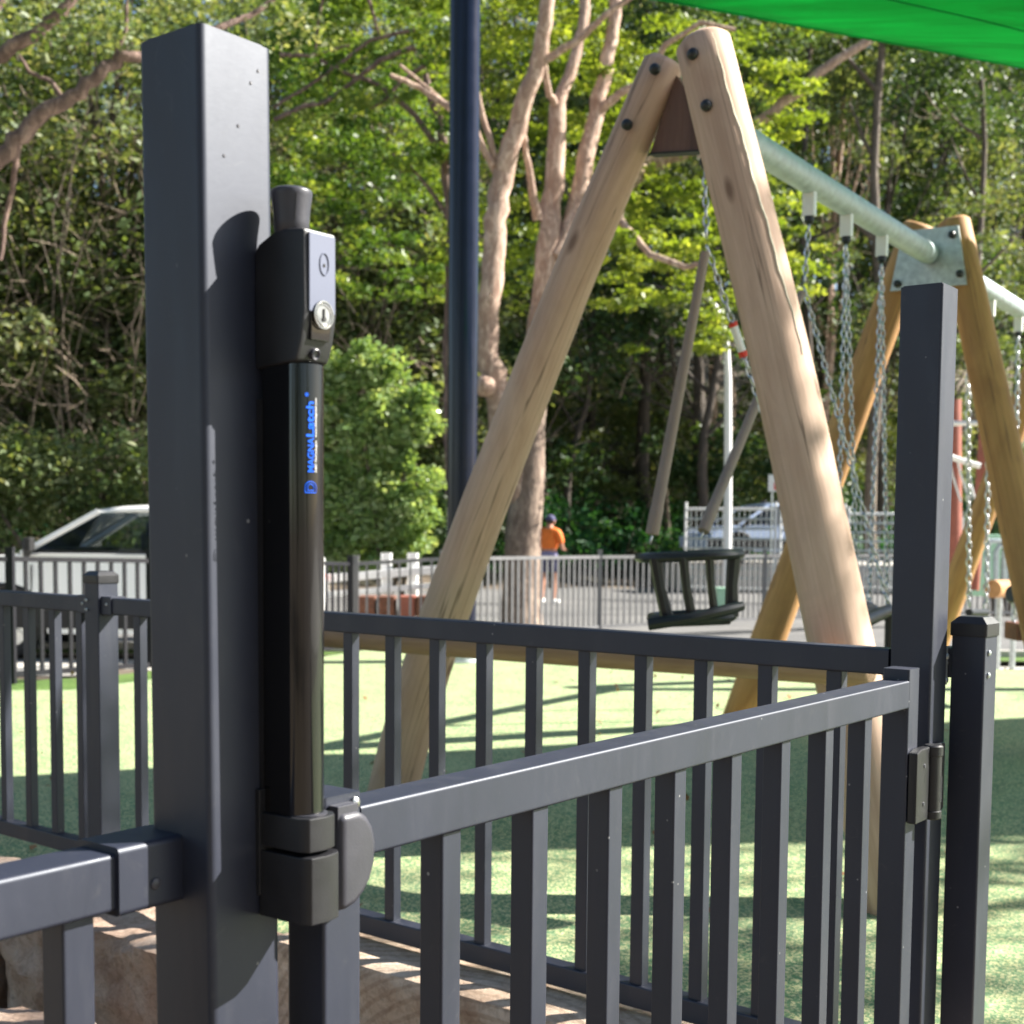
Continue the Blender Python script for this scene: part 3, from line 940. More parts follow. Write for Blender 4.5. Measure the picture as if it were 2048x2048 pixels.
# ------------------------------------------------------------------ hinge post, hinge
hc = gp(gpx(1863), 0.0, 0)
ZH = at(1863, 566, hc.y).z
hinge_post, hcc = post('hinge_post', hc, 0.065, -0.34, ZH, M['paint'], 'tall charcoal square post at right that the gate hangs from', r=0.004)
m = MB(); m.member(V((hcc.x, hcc.y, ZH)), V((hcc.x, hcc.y, ZH + 0.002)), G, 0.059, Rr, 0.059, 0.003)
m.build('top_cap', M['paint'], hinge_post)
hz = at(1850, 1573, 1.93).z
hinge = thing('hinge', gp(s_st1 + 0.04, 0, hz), 'black moulded hinge joining gate edge and right tall post', 'hinge')
hh = 0.054
s0_ = s_st1
m = MB(); m.prism([gp(s0_ + 0.002, -0.0008, hz - hh), gp(s0_ + 0.002, -0.0008, hz + hh * 0.92), gp(s0_ + 0.018, -0.0008, hz + hh), gp(s0_ + 0.052, -0.0008, hz + hh), gp(s0_ + 0.052, -0.0008, hz - hh)], -gn * 0.014)
m.build('gate_leaf', M['plastic'], hinge, bevel=0.003)
m = MB(); m.prism([gp(s0_ + 0.078, -0.0008, hz - hh * 0.95), gp(s0_ + 0.078, -0.0008, hz + hh * 0.95), gp(s0_ + 0.128, -0.0008, hz + hh * 0.95), gp(s0_ + 0.128, -0.0008, hz - hh * 0.95)], -gn * 0.010)
m.build('post_leaf', M['plastic'], hinge, bevel=0.003)
m = MB(); m.lathe(gp(s0_ + 0.066, -0.014, hz - hh * 1.02), UP, [(0, 0.012), (0.002, 0.0145), (0.012, 0.0145), (0.013, 0.0128), (0.094, 0.0128), (0.095, 0.0145), (0.108, 0.0145), (0.110, 0.012)], 24)
kb_ = m.build('knuckle', M['plastic'], hinge)
text_mesh('TRU\u00b7CLOSE', 0.0075, M['grey_plastic'], 'lettering', kb_, gp(s0_ + 0.070, -0.0272, hz - 0.030), UP, -gd, 0.0001)
m = MB()
for dz in (-0.028, 0.028):
    m.lathe(gp(s0_ + 0.030, -0.0148, hz + dz), -gn, [(0, 0.0035), (0.0012, 0.0028)], 10)
m.build('screw', M['grey_plastic'], hinge)

# ------------------------------------------------------------------ long rear fence
FZ = 0.793
fa = atz(1925, 1308, FZ); fb = atz(0, 1181.5, FZ)
fd = (fb - fa).normalized()
fn = V((fd.y, -fd.x, 0))
if fn.y < 0: fn = -fn
FZB = 0.172


def fpx(px):
    lo, hi = -1.0, 5.0
    for _ in range(40):
        mid = (lo + hi) / 2
        q = CAM_M.transposed() @ (fa + fd * mid - EYE)
        x = q.x / -q.z * FPX + CX
        if x > px: lo = mid
        else: hi = mid
    return lo


def fp(s, n, z):
    q = fa + fd * s + fn * n
    q.z = z
    return q


rear = thing('playground_fence', fp(1.5, 0.02, 0.0), 'dark charcoal fence panel running behind the gate with capped posts', 'fence')
s_l = fpx(190)
s_h = fpx(1777)
m = MB(); m.member(fp(s_h, 0.018, FZ - 0.020), fp(s_l - 0.03, 0.018, FZ - 0.020), fn, 0.036, UP, 0.040, 0.003, segs=10)
m.build('top_rail', M['paint'], rear)
m = MB(); m.member(fp(s_h, 0.018, FZB - 0.020), fp(s_l - 0.03, 0.018, FZB - 0.020), fn, 0.036, UP, 0.040, 0.003, segs=10)
m.build('bottom_rail', M['paint'], rear)
m = MB(); m.member(fp(s_l + 0.03, 0.018, FZ - 0.020), fp(s_l + 1.7, 0.018, FZ - 0.020), fn, 0.036, UP, 0.040, 0.003)
m.build('top_rail', M['paint'], rear)
m = MB(); m.member(fp(s_l + 0.03, 0.018, FZB - 0.020), fp(s_l + 1.7, 0.018, FZB - 0.020), fn, 0.036, UP, 0.040, 0.003)
m.build('bottom_rail', M['paint'], rear)


def capped_post(s, n, w, ztop, z0):
    c = fp(s, n, 0)
    m = MB(); m.member(V((c.x, c.y, z0)), V((c.x, c.y, ztop - 0.022)), fd, w, fn, w, 0.003)
    p = m.build('fence_post', M['paint'], rear)
    m = MB()
    m.member(V((c.x, c.y, ztop - 0.030)), V((c.x, c.y, ztop - 0.010)), fd, w + 0.005, fn, w + 0.005, 0.004)
    b = len(m.v)
    h1, h2 = (w + 0.005) / 2, (w + 0.005) / 2 - 0.010
    q = [V((c.x, c.y, 0)) + fd * (i * h1) + fn * (j * h1) for i, j in ((1, 1), (-1, 1), (-1, -1), (1, -1))]
    q2 = [V((c.x, c.y, 0)) + fd * (i * h2) + fn * (j * h2) for i, j in ((1, 1), (-1, 1), (-1, -1), (1, -1))]
    vs = [V((a.x, a.y, ztop - 0.0105)) for a in q] + [V((a.x, a.y, ztop)) for a in q2]
    m.add(vs, [(0, 1, 5, 4), (1, 2, 6, 5), (2, 3, 7, 6), (3, 0, 4, 7), (4, 5, 6, 7)])
    m.build('post_cap', M['plastic'], p, bevel=0.0015)
    return p, c


pl, cl = capped_post(s_l, 0.018, 0.058, at(190, 1146, 3.18).z, 0.05)
# foot plate
m = MB(); m.box((cl.x, cl.y, 0.056), (0.13, 0.12, 0.012), (fd, fn, UP)); m.build('foot_plate', M['zinc'], rear)
for (ds, dz) in ((-0.040, -0.008), (-0.040, -0.031), (0.046, -0.020), (-0.012, -0.008), (-0.012, -0.031)):
    pass
m = MB()
for (ds, n_, dz) in ((0.050, -0.003, -0.018), (0.036, -0.003, -0.008), (0.036, -0.003, -0.031), (0.016, -0.0135, -0.008), (0.016, -0.0135, -0.031), (-0.052, -0.003, -0.016)):
    m.lathe(fp(s_l + ds, n_, FZ + dz), -fn, [(0, 0.0042), (0.0012, 0.0038), (0.0026, 0.0018)], 10)
m.build('rivet', M['zinc'], rear)
for sgn in (1, -1):
    m = MB(); m.member(fp(s_l + sgn * 0.029, 0.018, FZ - 0.020), fp(s_l + sgn * 0.070, 0.018, FZ - 0.020), fn, 0.042, UP, 0.046, 0.003)
    m.build('bracket', M['paint'], rear)

sR, sL = fpx(1643 + 22), fpx(668 + 22)
pitch = (sL - sR) / 9
src = None
for k in range(-1, 30):
    s_ = sR + pitch * k
    if abs(s_ - s_l) < 0.045: continue
    if s_ < s_h + 0.02 or s_ > s_l + 1.6: continue
    P = fp(s_, 0.018, FZB)
    if src is None:
        m = MB(); m.member(P, V((P.x, P.y, FZ - 0.040)), fd, 0.026, fn, 0.022, 0.0015)
        src = m.build('bar', M['paint'], rear, origin=P)
    else:
        share(src, 'bar', rear, P)
# end post at right with cap, stub rail, brackets
ce = at(1972, 1300, 2.02)
wce = 0.052
cc = ce + G * wce / 2 + Rr * wce / 2
s_e = (cc - fa).dot(fd); n_e = (cc - fa).dot(fn)
pe, c_e = capped_post(s_e, n_e, wce, at(1972, 1235, 2.02).z, -0.05)
Pz = V((c_e.x, c_e.y, FZ - 0.022))
q0 = Pz + Rr * 0.026
m = MB(); m.member(q0, q0 + Rr * 0.05, G, 0.036, UP, 0.040, 0.003); m.build('top_rail', M['paint'], rear)
m = MB(); m.member(Pz + Rr * 0.026, Pz + Rr * 0.045, G, 0.042, UP, 0.046, 0.003); bk = m.build('bracket', M['paint'], rear)
stub = V((hcc.x, hcc.y, FZ - 0.024)) + G * 0.033 - Rr * 0.012
m = MB(); m.member(stub, stub + G * 0.045, Rr, 0.030, UP, 0.040, 0.002); st = m.build('gate_stop', M['zinc'], rear)
m = MB(); m.box(stub - G * 0.001 - Rr * 0.017 + UP * -0.003, (0.020, 0.003, 0.056), (G, Rr, UP)); m.build('tab', M['zinc'], st)
m = MB()
for dz in (0.012, -0.024):
    m.lathe(stub + G * 0.004 - Rr * 0.018 + UP * dz, -Rr, [(0, 0.005), (0.003, 0.004), (0.004, 0.001)], 8)
m.build('rivet', M['zinc'], st)
m = MB()
for a, z in ((-0.012, 0.018), (-0.012, -0.016)):
    m.lathe(Pz - Rr * 0.0265 + G * a + UP * z, -Rr, [(0, 0.0045), (0.0015, 0.004), (0.003, 0.0015)], 10)
m.lathe(Pz + Rr * 0.036 - G * 0.0215, -G, [(0, 0.0045), (0.0015, 0.004), (0.003, 0.0015)], 10)
m.build('rivet', M['zinc'], pe)


# ------------------------------------------------------------------ sandstone retaining blocks under the fence
def rough_block(name, label, c, ax, size, mat, seed, amp):
    import bmesh
    rnd = random.Random(seed)
    nx, ny, nz = max(2, int(size[0] / 0.022)), max(2, int(size[1] / 0.03)), max(2, int(size[2] / 0.02))
    bm = bmesh.new()
    vid = {}
    from mathutils import noise as mn

    def vert(i, j, k):
        key = (i, j, k)
        if key in vid: return vid[key]
        p = V(c) + ax[0] * (size[0] * (i / nx - .5)) + ax[1] * (size[1] * (j / ny - .5)) + ax[2] * (size[2] * (k / nz - .5))
        q = V((p.x * 5 + seed, p.y * 5, p.z * 7))
        d = mn.fractal(q, 0.7, 2.1, 5) * amp
        inw = (V(c) - p).normalized()
        dirv = (ax[0] * (-1 if i == 0 else 1 if i == nx else 0) + ax[1] * (-1 if j == 0 else 1 if j == ny else 0) + ax[2] * (0.35 if k == nz else 0))
        e = (i in (0, nx)) + (j in (0, ny)) + (k in (0, nz))
        p = p + dirv * (d - (0.010 * (e - 1) if e > 1 else 0))
        vid[key] = bm.verts.new(p)
        return vid[key]
    for (a, b, nn) in (('i', 'j', nz), ('i', 'k', ny), ('j', 'k', nx)):
        na = {'i': nx, 'j': ny, 'k': nz}[a]; nb = {'i': nx, 'j': ny, 'k': nz}[b]
        for side_ in (0, nn):
            for p in range(na):
                for q in range(nb):
                    def g_(u, v):
                        d = {a: u, b: v}
                        other = ({'i', 'j', 'k'} - {a, b}).pop()
                        d[other] = side_
                        return vert(d['i'], d['j'], d['k'])
                    bm.faces.new((g_(p, q), g_(p + 1, q), g_(p + 1, q + 1), g_(p, q + 1)))
    bmesh.ops.recalc_face_normals(bm, faces=bm.faces)
    me = bpy.data.meshes.new(name)
    for v in bm.verts: v.co -= V(c)
    bm.to_mesh(me); bm.free()
    me.polygons.foreach_set('use_smooth', [True] * len(me.polygons))
    me.set_sharp_from_angle(angle=R_(40))
    me.materials.append(mat)
    o = bpy.data.objects.new(name, me); COL.objects.link(o); o.location = c
    return tag(o, label, 'stone')


s_mid = fpx(600)
def blkc(s0, s1, zt, zb, n0, n1):
    return fp((s0 + s1) / 2, (n0 + n1) / 2, (zt + zb) / 2), (s1 - s0 - 0.008, n1 - n0, zt - zb)


c_, z_ = blkc(-0.9, fpx(1500), 0.118, -0.36, -0.10, 0.10)
rough_block('sandstone_block', 'sawn sandstone block under the long fence near the gate hinge', c_, (fd, fn, UP), z_, M['stone_sawn'], 3, 0.004)
c_, z_ = blkc(fpx(1500), s_mid, 0.118, -0.36, -0.12, 0.10)
rough_block('sandstone_block', 'sawn sandstone block with curved saw marks seen low between the gate bars', c_, (fd, fn, UP), z_, M['stone_sawn'], 5, 0.006)
c_, z_ = blkc(s_mid, fpx(120), 0.050, -0.36, -0.20, 0.10)
rough_block('sandstone_block', 'rough brown sandstone block under the capped post left of the latch post', c_, (fd, fn, UP), z_, M['stone'], 8, 0.035)
c_, z_ = blkc(fpx(120), s_l + 2.0, 0.045, -0.36, -0.24, 0.10)
rough_block('sandstone_block', 'rough sandstone block at the far left edge below the fence', c_, (fd, fn, UP), z_, M['stone'], 11, 0.022)
c_ = at(130, 2010, 2.35); c_.z = -0.17
rough_block('sandstone_block', 'loose rough sandstone block in front of the wall at bottom left', c_, (fd, fn, UP), (0.8, 0.35, 0.34), M['stone'], 15, 0.045)

# ------------------------------------------------------------------ swing frames
BA = at(1388, 219, 4.12)
BB0 = at(1858, 508, 6.3)
BB = atz(1858, 508, BA.z)
Fv = (BB - BA); BL = Fv.length; Fv.normalize()
Lv = V((-Fv.y, Fv.x, 0))
swing = thing('swing_frame', V((BA.x, BA.y, 0)), 'timber log swing frame with galvanised top beam across the playground', 'swing frame')
LEGS = [
    ([at(1332, 118, 4.15), at(1155, 530, 4.27), at(956, 1040, 4.45), at(822, 1426, 4.66), atz(778, 1612, -0.02)], 0.063, 0.088, 1),
    ([at(1404, 78, 3.98), at(1560, 710, 3.80), at(1679, 1272, 3.62), atz(1795, 1835, -0.02)], 0.078, 0.092, 4)]


def poly_pt(P, t):
    ls = [(b - a).length for a, b in zip(P[:-1], P[1:])]
    d = t * sum(ls)
    for i, l in enumerate(ls):
        if d <= l or i == len(ls) - 1:
            return P[i].lerp(P[i + 1], d / l)
        d -= l


for P, r0, r1, sd in LEGS:
    m = MB()
    n_ = 24
    raw = [poly_pt(P, k / n_) for k in range(n_ + 1)]
    for it in range(4):
        raw = [raw[0]] + [(raw[k - 1] + raw[k] * 2 + raw[k + 1]) / 4 for k in range(1, n_)] + [raw[-1]]
    m.tube(raw, [r0 + (r1 - r0) * k / n_ for k in range(n_ + 1)], 28, wob=0.03, seed=sd, dome=0.018)
    m.build('log_leg', M['log'], swing, smooth=50)
ra, rb = at(1404, 78, 3.98), at(1679, 1272, 3.62)
m = MB()
ax_ = (rb - ra).normalized()
pts = []
for k in range(40):
    t_ = 0.012 + k * 0.0098
    c_ = poly_pt(LEGS[1][0], t_)
    tc = (EYE - c_); tc = (tc - ax_ * tc.dot(ax_)).normalized()
    sd_ = ax_.cross(tc)
    if sd_.x < 0: sd_ = -sd_
    ph = R_(22 + 26 * (k / 39) + 1.2 * math.sin(k * 1.7) + 1.6 * math.sin(k * 0.6))
    pts.append(c_ + Lv * 0.0 + (tc * math.cos(ph) + sd_ * math.sin(ph)) * (0.0770 + 0.014 * t_))
m.tube(pts, [0.0036 * (0.4 + 0.6 * math.sin(math.pi * (k + 1) / 41)) for k in range(40)], 6)
m.build('drying_crack', M['paleheart'], swing, label='pale open split running down the near right log leg')
# board gusset
m = MB()
bp = [at(1352, 150, 4.12), at(1376, 185, 4.10), at(1404, 300, 4.02), at(1300, 306, 4.16)]
m.prism(bp, Fv * 0.035)
m.build('gusset_board', M['board'], swing)
m = MB(); m.prism([at(1298, 305, 4.15), at(1406, 299, 4.01), at(1406, 302, 4.01), at(1298, 309, 4.15)], Fv * 0.04)
m.build('gusset_edge', M['black'], swing)
for px, py, d in ((1308, 137, 4.075), (1252, 248, 4.10), (1384, 107, 3.90), (1411, 210, 3.865)):
    m = MB(); m.lathe(at(px, py, d) + Fv * 0.012, -Fv, [(0, 0.0165), (0.012, 0.0165), (0.018, 0.013), (0.022, 0.006), (0.023, 0.001)], 16)
    m.build('bolt_cap', M['rubber'], swing)
# beam
m = MB(); m.tube([BA, BA.lerp(BB, .5), BB - Fv * 0.02], 0.047, 24); m.build('beam', M['zinc_pipe'], swing, smooth=60)
# low cross log
ca, cb = at(1745, 1338, 3.40), at(560, 1262, 4.45)
m = MB(); m.tube([ca.lerp(cb, k / 8) for k in range(9)], [0.048 - 0.005 * k / 8 for k in range(9)], 20, wob=0.04, seed=9, dome=0.01)
m.build('cross_log', M['log_brown'], swing, smooth=50)


def frame2(apex, name, label, wl, wr, seed, plate):
    t = thing(name, V((apex.x, apex.y, 0)), label, 'swing frame')
    for sg, sp_ in ((1, wl), (-1, wr)):
        top = apex + Lv * (0.075 * sg) + UP * 0.16 + Fv * 0.02
        bot = V((apex.x, apex.y, -0.02)) + Lv * (sp_ * sg)
        m = MB()
        m.tube([top.lerp(bot, k / 10) for k in range(11)], [0.075 + 0.014 * k / 10 for k in range(11)], 22, wob=0.04, seed=seed + sg, dome=0.015)
        m.build('log_leg', M['log_orange'], t, smooth=50)
    if plate:
        pp = [(-0.17, -0.15), (0.175, -0.15), (0.125, 0.115), (-0.125, 0.115)]
        m = MB(); m.prism([apex + Lv * a + UP * b - Fv * 0.075 for a, b in pp], Fv * 0.012)
        pl_ = m.build('steel_plate', M['zinc'], t, bevel=0.002)
        for a, b in ((-0.14, -0.10), (0.14, -0.12), (-0.10, 0.075), (0.10, 0.075)):
            m = MB(); m.lathe(apex + Lv * a + UP * b - Fv * 0.077, -Fv, [(0, 0.017), (0.012, 0.017), (0.02, 0.012), (0.023, 0.003)], 14)
            m.build('bolt_cap', M['rubber'], pl_)
    return t


t2 = frame2(BB + Fv * 0.08, 'swing_frame', 'orange log A-frame with galvanised plate behind the right tall post', 0.92, 0.66, 21, True)
BC = BB + Fv * 0.12; BD = BB + Fv * 3.1
m = MB(); m.tube([BC, BD], 0.047, 20); m.build('beam', M['zinc_pipe'], t2, smooth=60)
t3 = frame2(BD, 'swing_frame', 'third log A-frame at the right edge, mostly outside the picture', 0.85, 0.7, 31, False)


def beam_pt(px, A=None):
    A = A or BA
    lo, hi = 0.0, 7.0
    for _ in range(40):
        mid = (lo + hi) / 2
        q = CAM_M.transposed() @ (A + Fv * mid - EYE)
        x = q.x / -q.z * FPX + CX
        if x < px: lo = mid
        else: hi = mid
    return A + Fv * lo


def chain(mb, a, b, pitch_=0.030, r=0.0036, w=0.0085):
    d = (b - a); L = d.length; d.normalize()
    ref = V((0, 1, 0)) if abs(d.y) < 0.8 else V((1, 0, 0))
    u = d.cross(ref).normalized(); w2 = d.cross(u).normalized()
    n = int(L / pitch_)
    for k in range(n):
        c = a + d * (pitch_ * (k + 0.5))
        ax = u if k % 2 else w2
        mb.torus(c, d, ax, pitch_ * 0.5 + r * 0.9, w, r, 8, 5)


def hanger(px, parent, cold=True):
    p = beam_pt(px)
    m = MB()
    m.member(p - UP * 0.040, p - UP * 0.125, Fv, 0.030, Lv, 0.045, 0.003)
    h = m.build('hanger', M['white'], parent)
    m = MB(); m.lathe(p - UP * 0.125, -UP, [(0, 0.018), (0.018, 0.018), (0.03, 0.009)], 12); m.build('swivel', M['rubber'], h)
    m = MB(); m.lathe(p + UP * 0.046, UP, [(0, 0.014), (0.012, 0.012), (0.016, 0.004)], 10); m.build('bolt', M['rubber'], h)
    return p - UP * 0.15


# parent and child swing
sw1 = thing('parent_child_swing', at(1470, 1180, 4.4), 'double swing with black caged toddler seat on taupe sleeves and red tagged chain', 'swing')
h1 = hanger(1412, sw1); h2 = hanger(1620, sw1)
j1 = at(1413, 492, h1.y - 0.02); j2 = at(1608, 575, h2.y - 0.02)
SCn = at(1381, 1178, 4.25)          # toddler seat centre
s1b = at(1299, 1096, 4.12); s2b = at(1396, 1088, 4.50)
ad1 = at(1660, 1222, 4.35); ad2 = at(1779, 1220, 4.9)
for a, b in ((h1, j1), (h2, j2), (j1, ad1), (j2, ad2)):
    m = MB(); chain(m, a, b); m.build('chain', M['chain'], sw1)
for a, b, in ((j1, s1b), (j2, s2b)):
    d = (b - a)
    a2 = a + d * 0.02; b2 = a + d * 0.955
    m = MB(); m.tube([a2, a2.lerp(b2, .5), a2.lerp(b2, 0.9), a2.lerp(b2, 0.905), b2], [0.0145, 0.017, 0.019, 0.021, 0.021], 14, dome=0.002)
    m.build('sleeve', M['sleeve'], sw1)
    m = MB(); chain(m, b2, b, 0.026, 0.0036, 0.008); m.build('chain', M['chain'], sw1)
tg = j1.lerp(ad1, 0.245)
m = MB()
dd = (ad1 - j1).normalized()
m.tube([tg - dd * 0.045, tg + dd * 0.045], 0.013, 10); tgo = m.build('tag', M['white'], sw1, label='white tag with red edges wrapped on the chain')
m = MB(); m.tube([tg - dd * 0.055, tg - dd * 0.042], 0.0142, 10); m.build('tag_edge', M['red'], tgo)
m = MB(); m.tube([tg + dd * 0.038, tg + dd * 0.055], 0.0142, 10); m.build('tag_edge', M['red'], tgo)
# toddler seat: oval rim, hoop base and cage bars, tipped towards the left
tilt = Matrix.Rotation(R_(-3), 3, 'Y')
seat_t = tilt


def sp_(x, y, z):
    return SCn + seat_t @ V((x, y, z))


def ring(z, rx, ry, r, n=28, sq=0.75, sx=0.0, m_=10):
    pts = []
    for k in range(n + 1):
        a = 2 * math.pi * k / n
        c, s = math.cos(a), math.sin(a)
        pts.append(sp_(sx + rx * math.copysign(abs(c) ** sq, c), ry * math.copysign(abs(s) ** sq, s), z))
    return pts


m = MB(); m.tube(ring(0.105, 0.158, 0.13, 0), 0.0145, 10, cap=False); m.build('seat_rim', M['rubber'], sw1)
m = MB(); m.tube(ring(-0.088, 0.125, 0.11, 0, sx=0.0), 0.0165, 10, cap=False); m.build('seat_base_ring', M['rubber'], sw1)
m = MB(); m.box(sp_(0, 0, -0.10), (0.22, 0.19, 0.022), (seat_t @ V((1, 0, 0)), seat_t @ V((0, 1, 0)), seat_t @ V((0, 0, 1)))); m.build('seat_pan', M['rubber'], sw1, bevel=0.006)
for (x0, y0, x1, y1, w) in ((-0.118, -0.10, -0.085, -0.088, 0.021), (-0.035, -0.128, -0.012, -0.108, 0.016), (0.045, -0.125, 0.060, -0.10, 0.014), (0.132, -0.06, 0.118, -0.055, 0.023)):
    m = MB(); m.tube([sp_(x0, y0, 0.105), sp_((x0 + x1) / 2 - 0.004, (y0 + y1) / 2, 0.01), sp_(x1, y1, -0.088)], [w, w * 0.85, w], 8)
    m.build('cage_bar', M['rubber'], sw1, smooth=30)
m = MB(); m.tube([sp_(-0.15, -0.12, -0.097), sp_(-0.02, -0.135, -0.083), sp_(0.10, -0.11, -0.062), sp_(0.15, -0.08, -0.055)], [0.020, 0.018, 0.018, 0.015], 10, dome=0.004)
m.build('bumper', M['rubber'], sw1)
m = MB(); m.tube([ad1, ad1.lerp(ad2, 0.5) - UP * 0.04, ad2], [0.022, 0.028, 0.022], 12); m.tube([ad1 - UP * 0.02, ad1 - UP * 0.24, ad2 - UP * 0.24, ad2 - UP * 0.02], 0.016, 10)
m.build('adult_seat', M['rubber'], sw1)

# second swing of the near bay
sw2 = thing('chain_swing', at(1730, 1230, 5.3), 'swing on four slack galvanised chains just left of the right tall post', 'swing')
h3 = hanger(1694, sw2); h4 = hanger(1765, sw2)
e = [at(1672, 1215, 5.15), at(1716, 1225, 5.35), at(1738, 1215, 5.5), at(1775, 1225, 5.7)]
for a, b in ((h3, e[0]), (h3, e[1]), (h4, e[2]), (h4, e[3])):
    m = MB(); chain(m, a, b); m.build('chain', M['chain'], sw2)
m = MB(); m.tube([e[0], e[2], e[3], e[1], e[0]], 0.025, 10, cap=False); m.box((e[0] + e[3]) / 2 - UP * 0.02, (0.34, 0.2, 0.03)); m.build('seat', M['rubber'], sw2)
# swing of the far bay
sw3 = thing('chain_swing', at(2010, 1200, 7.6), 'chain swing with black seat and orange block at the right edge', 'swing')
hs_ = [hanger(1982, sw3), hanger(2038, sw3)]
ee = [at(1938, 1225, 7.0), at(1972, 1225, 7.2), at(2028, 1260, 7.6), at(2060, 1230, 7.9)]
for a, b in ((beam_pt(1937) - UP * 0.1, ee[0]), (hs_[0], ee[1]), (hs_[1], ee[2])):
    m = MB(); chain(m, a, b, 0.042, 0.005, 0.0125); m.build('chain', M['chain'], sw3)
m = MB(); m.tube([at(2022, 1188, 7.5), at(2070, 1192, 7.6)], 0.05, 14, dome=0.01); m.build('seat', M['rubber'], sw3)
m = MB(); m.box(at(2045, 1262, 7.6), (0.14, 0.2, 0.10)); m.build('seat_block', M['orange'], sw3, bevel=0.01)
m = MB(); m.tube([ee[0], ee[1]], 0.02, 10); m.build('seat_strap', M['rubber'], sw3)

# ------------------------------------------------------------------ dark round sail pole
pc = atz(922, 1322, 0.0)
pd = pc.y
pole = thing('sail_pole', V((pc.x, pc.y, -0.02)), 'thick glossy dark blue round steel pole behind the swing frame', 'pole')
top = at(918, -260, pd)
m = MB(); m.tube([V((pc.x, pc.y, 0.02)), V((pc.x - 0.0, pc.y, 3)), V((pc.x, pc.y, 6.2))], 0.108, 32); m.build('shaft', M['blue_steel'], pole)
m = MB(); m.lathe(V((pc.x, pc.y, -0.02)), UP, [(0, 0.19), (0.03, 0.19), (0.031, 0.12), (0.10, 0.118)], 24); m.build('base_flange', M['zinc'], pole)

# ------------------------------------------------------------------ green shade sail
sA = at(1300, -6, 5.3); sB = at(2048, 134, 6.0)
dirS = (sB - sA)


def make_sail(corners, sag, hollow, label):
    fl, fr, nl, nr_ = corners        # far left, far right, near left, near right
    nn = 26
    vs, fs = [], []
    for i in range(nn + 1):
        for j in range(nn + 1):
            u, v = i / nn, j / nn
            f = fl.lerp(fr, u)
            n_ = nl.lerp(nr_, u)
            n_ = n_ + (f - n_).normalized() * hollow * math.sin(math.pi * u)
            p = f.lerp(n_, v)
            p = p - UP * (sag * math.sin(math.pi * u) * math.sin(math.pi * v)) + UP * 0.012 * math.sin(u * 30 + v * 9) * math.sin(math.pi * v)
            vs.append(p)
    for i in range(nn):
        for j in range(nn):
            a = i * (nn + 1) + j
            fs.append((a, a + 1, a + nn + 2, a + nn + 1))
    m = MB(); m.add(vs, fs)
    sail = m.build('shade_sail', M['sail'], smooth=80, origin=fl)
    tag(sail, label, 'shade sail')
    md = sail.modifiers.new('thickness', 'SOLIDIFY'); md.thickness = 0.004
    m = MB(); m.tube([vs[i * (nn + 1)] for i in range(nn + 1)], 0.008, 6); m.build('hem', M['sail'], sail)
    for j in (5, 13, 20):
        m = MB(); m.tube([vs[i * (nn + 1) + j] - UP * 0.003 for i in range(nn + 1)], 0.005, 5); m.build('seam', M['sail'], sail)
    return sail


make_sail((sA - dirS * 0.25, sB + dirS * 3.0, V((1.7, 4.3, 3.5)), V((10.2, 5.4, 3.0))), 0.2, 0.35, 'bright green shade sail stretched across the top right corner')


# ------------------------------------------------------------------ boundary fence behind
def bfence(name, label, pts, mat, bar_step, hgt, posts, with_bot=True):
    """pts: list of (point on top rail)"""
    t = thing(name, V((pts[0].x, pts[0].y, pts[0].z - hgt)), label, 'fence')
    srcb = {}
    for a, b in zip(pts[:-1], pts[1:]):
        d = V((b.x - a.x, b.y - a.y, 0)); L = d.length; d.normalize(); n = V((-d.y, d.x, 0))
        m = MB(); m.member(a - UP * 0.02, b - UP * 0.02, n, 0.04, UP, 0.04); m.build('rail', mat, t)
        a2, b2 = a - UP * (hgt - 0.07), b - UP * (hgt - 0.07)
        m = MB(); m.member(a2, b2, n, 0.04, UP, 0.04); m.build('rail', mat, t)
        k = 1
        ns = int(L / bar_step)
        ang = math.atan2(d.y, d.x)
        for k in range(1, ns):
            p = a.lerp(b, k / ns)
            P = V((p.x, p.y, p.z - hgt + 0.08))
            if 'b' not in srcb:
                m = MB(); m.member(P, P + UP * (hgt - 0.118), V((1, 0, 0)), 0.022 if bar_step < 0.12 else 0.03, V((0, 1, 0)), 0.022)
                srcb['b'] = m.build('bar', mat, t, origin=P)
                srcb['b'].rotation_euler = (0, 0, ang)
            else:
                share(srcb['b'], 'bar', t, P, ang)
    for a in pts:
        if 'p' not in srcb:
            P = V((a.x, a.y, a.z - hgt - 0.05))
            m = MB(); m.member(P, P + UP * (hgt + 0.11), V((1, 0, 0)), 0.06, V((0, 1, 0)), 0.06)
            m.member(P + UP * (hgt + 0.11), P + UP * (hgt + 0.125), V((1, 0, 0)), 0.066, V((0, 1, 0)), 0.066)
            srcb['p'] = m.build('fence_post', mat, t, origin=P)
        else:
            share(srcb['p'], 'fence_post', t, V((a.x, a.y, a.z - hgt - 0.05)))
    return t


bfence('boundary_fence', 'grey bar fence in front of the white car at far left', [at(-260, 1112, 9.9), at(20, 1113, 10.6), at(300, 1117, 11.8), at(520, 1120, 13.2), at(700, 1124, 15.0)], M['paint_mid'], 0.135, 1.0, 0)
bfence('boundary_fence', 'pale grey bar fence crossing behind the swings to the roadside', [at(712, 1124, 15.0), at(885, 1114, 15.2), at(1200, 1111, 17.6), at(1530, 1109, 19.6), at(1800, 1108, 21.0), at(2120, 1110, 22.0)], M['paint_far'], 0.11, 1.0, 0)


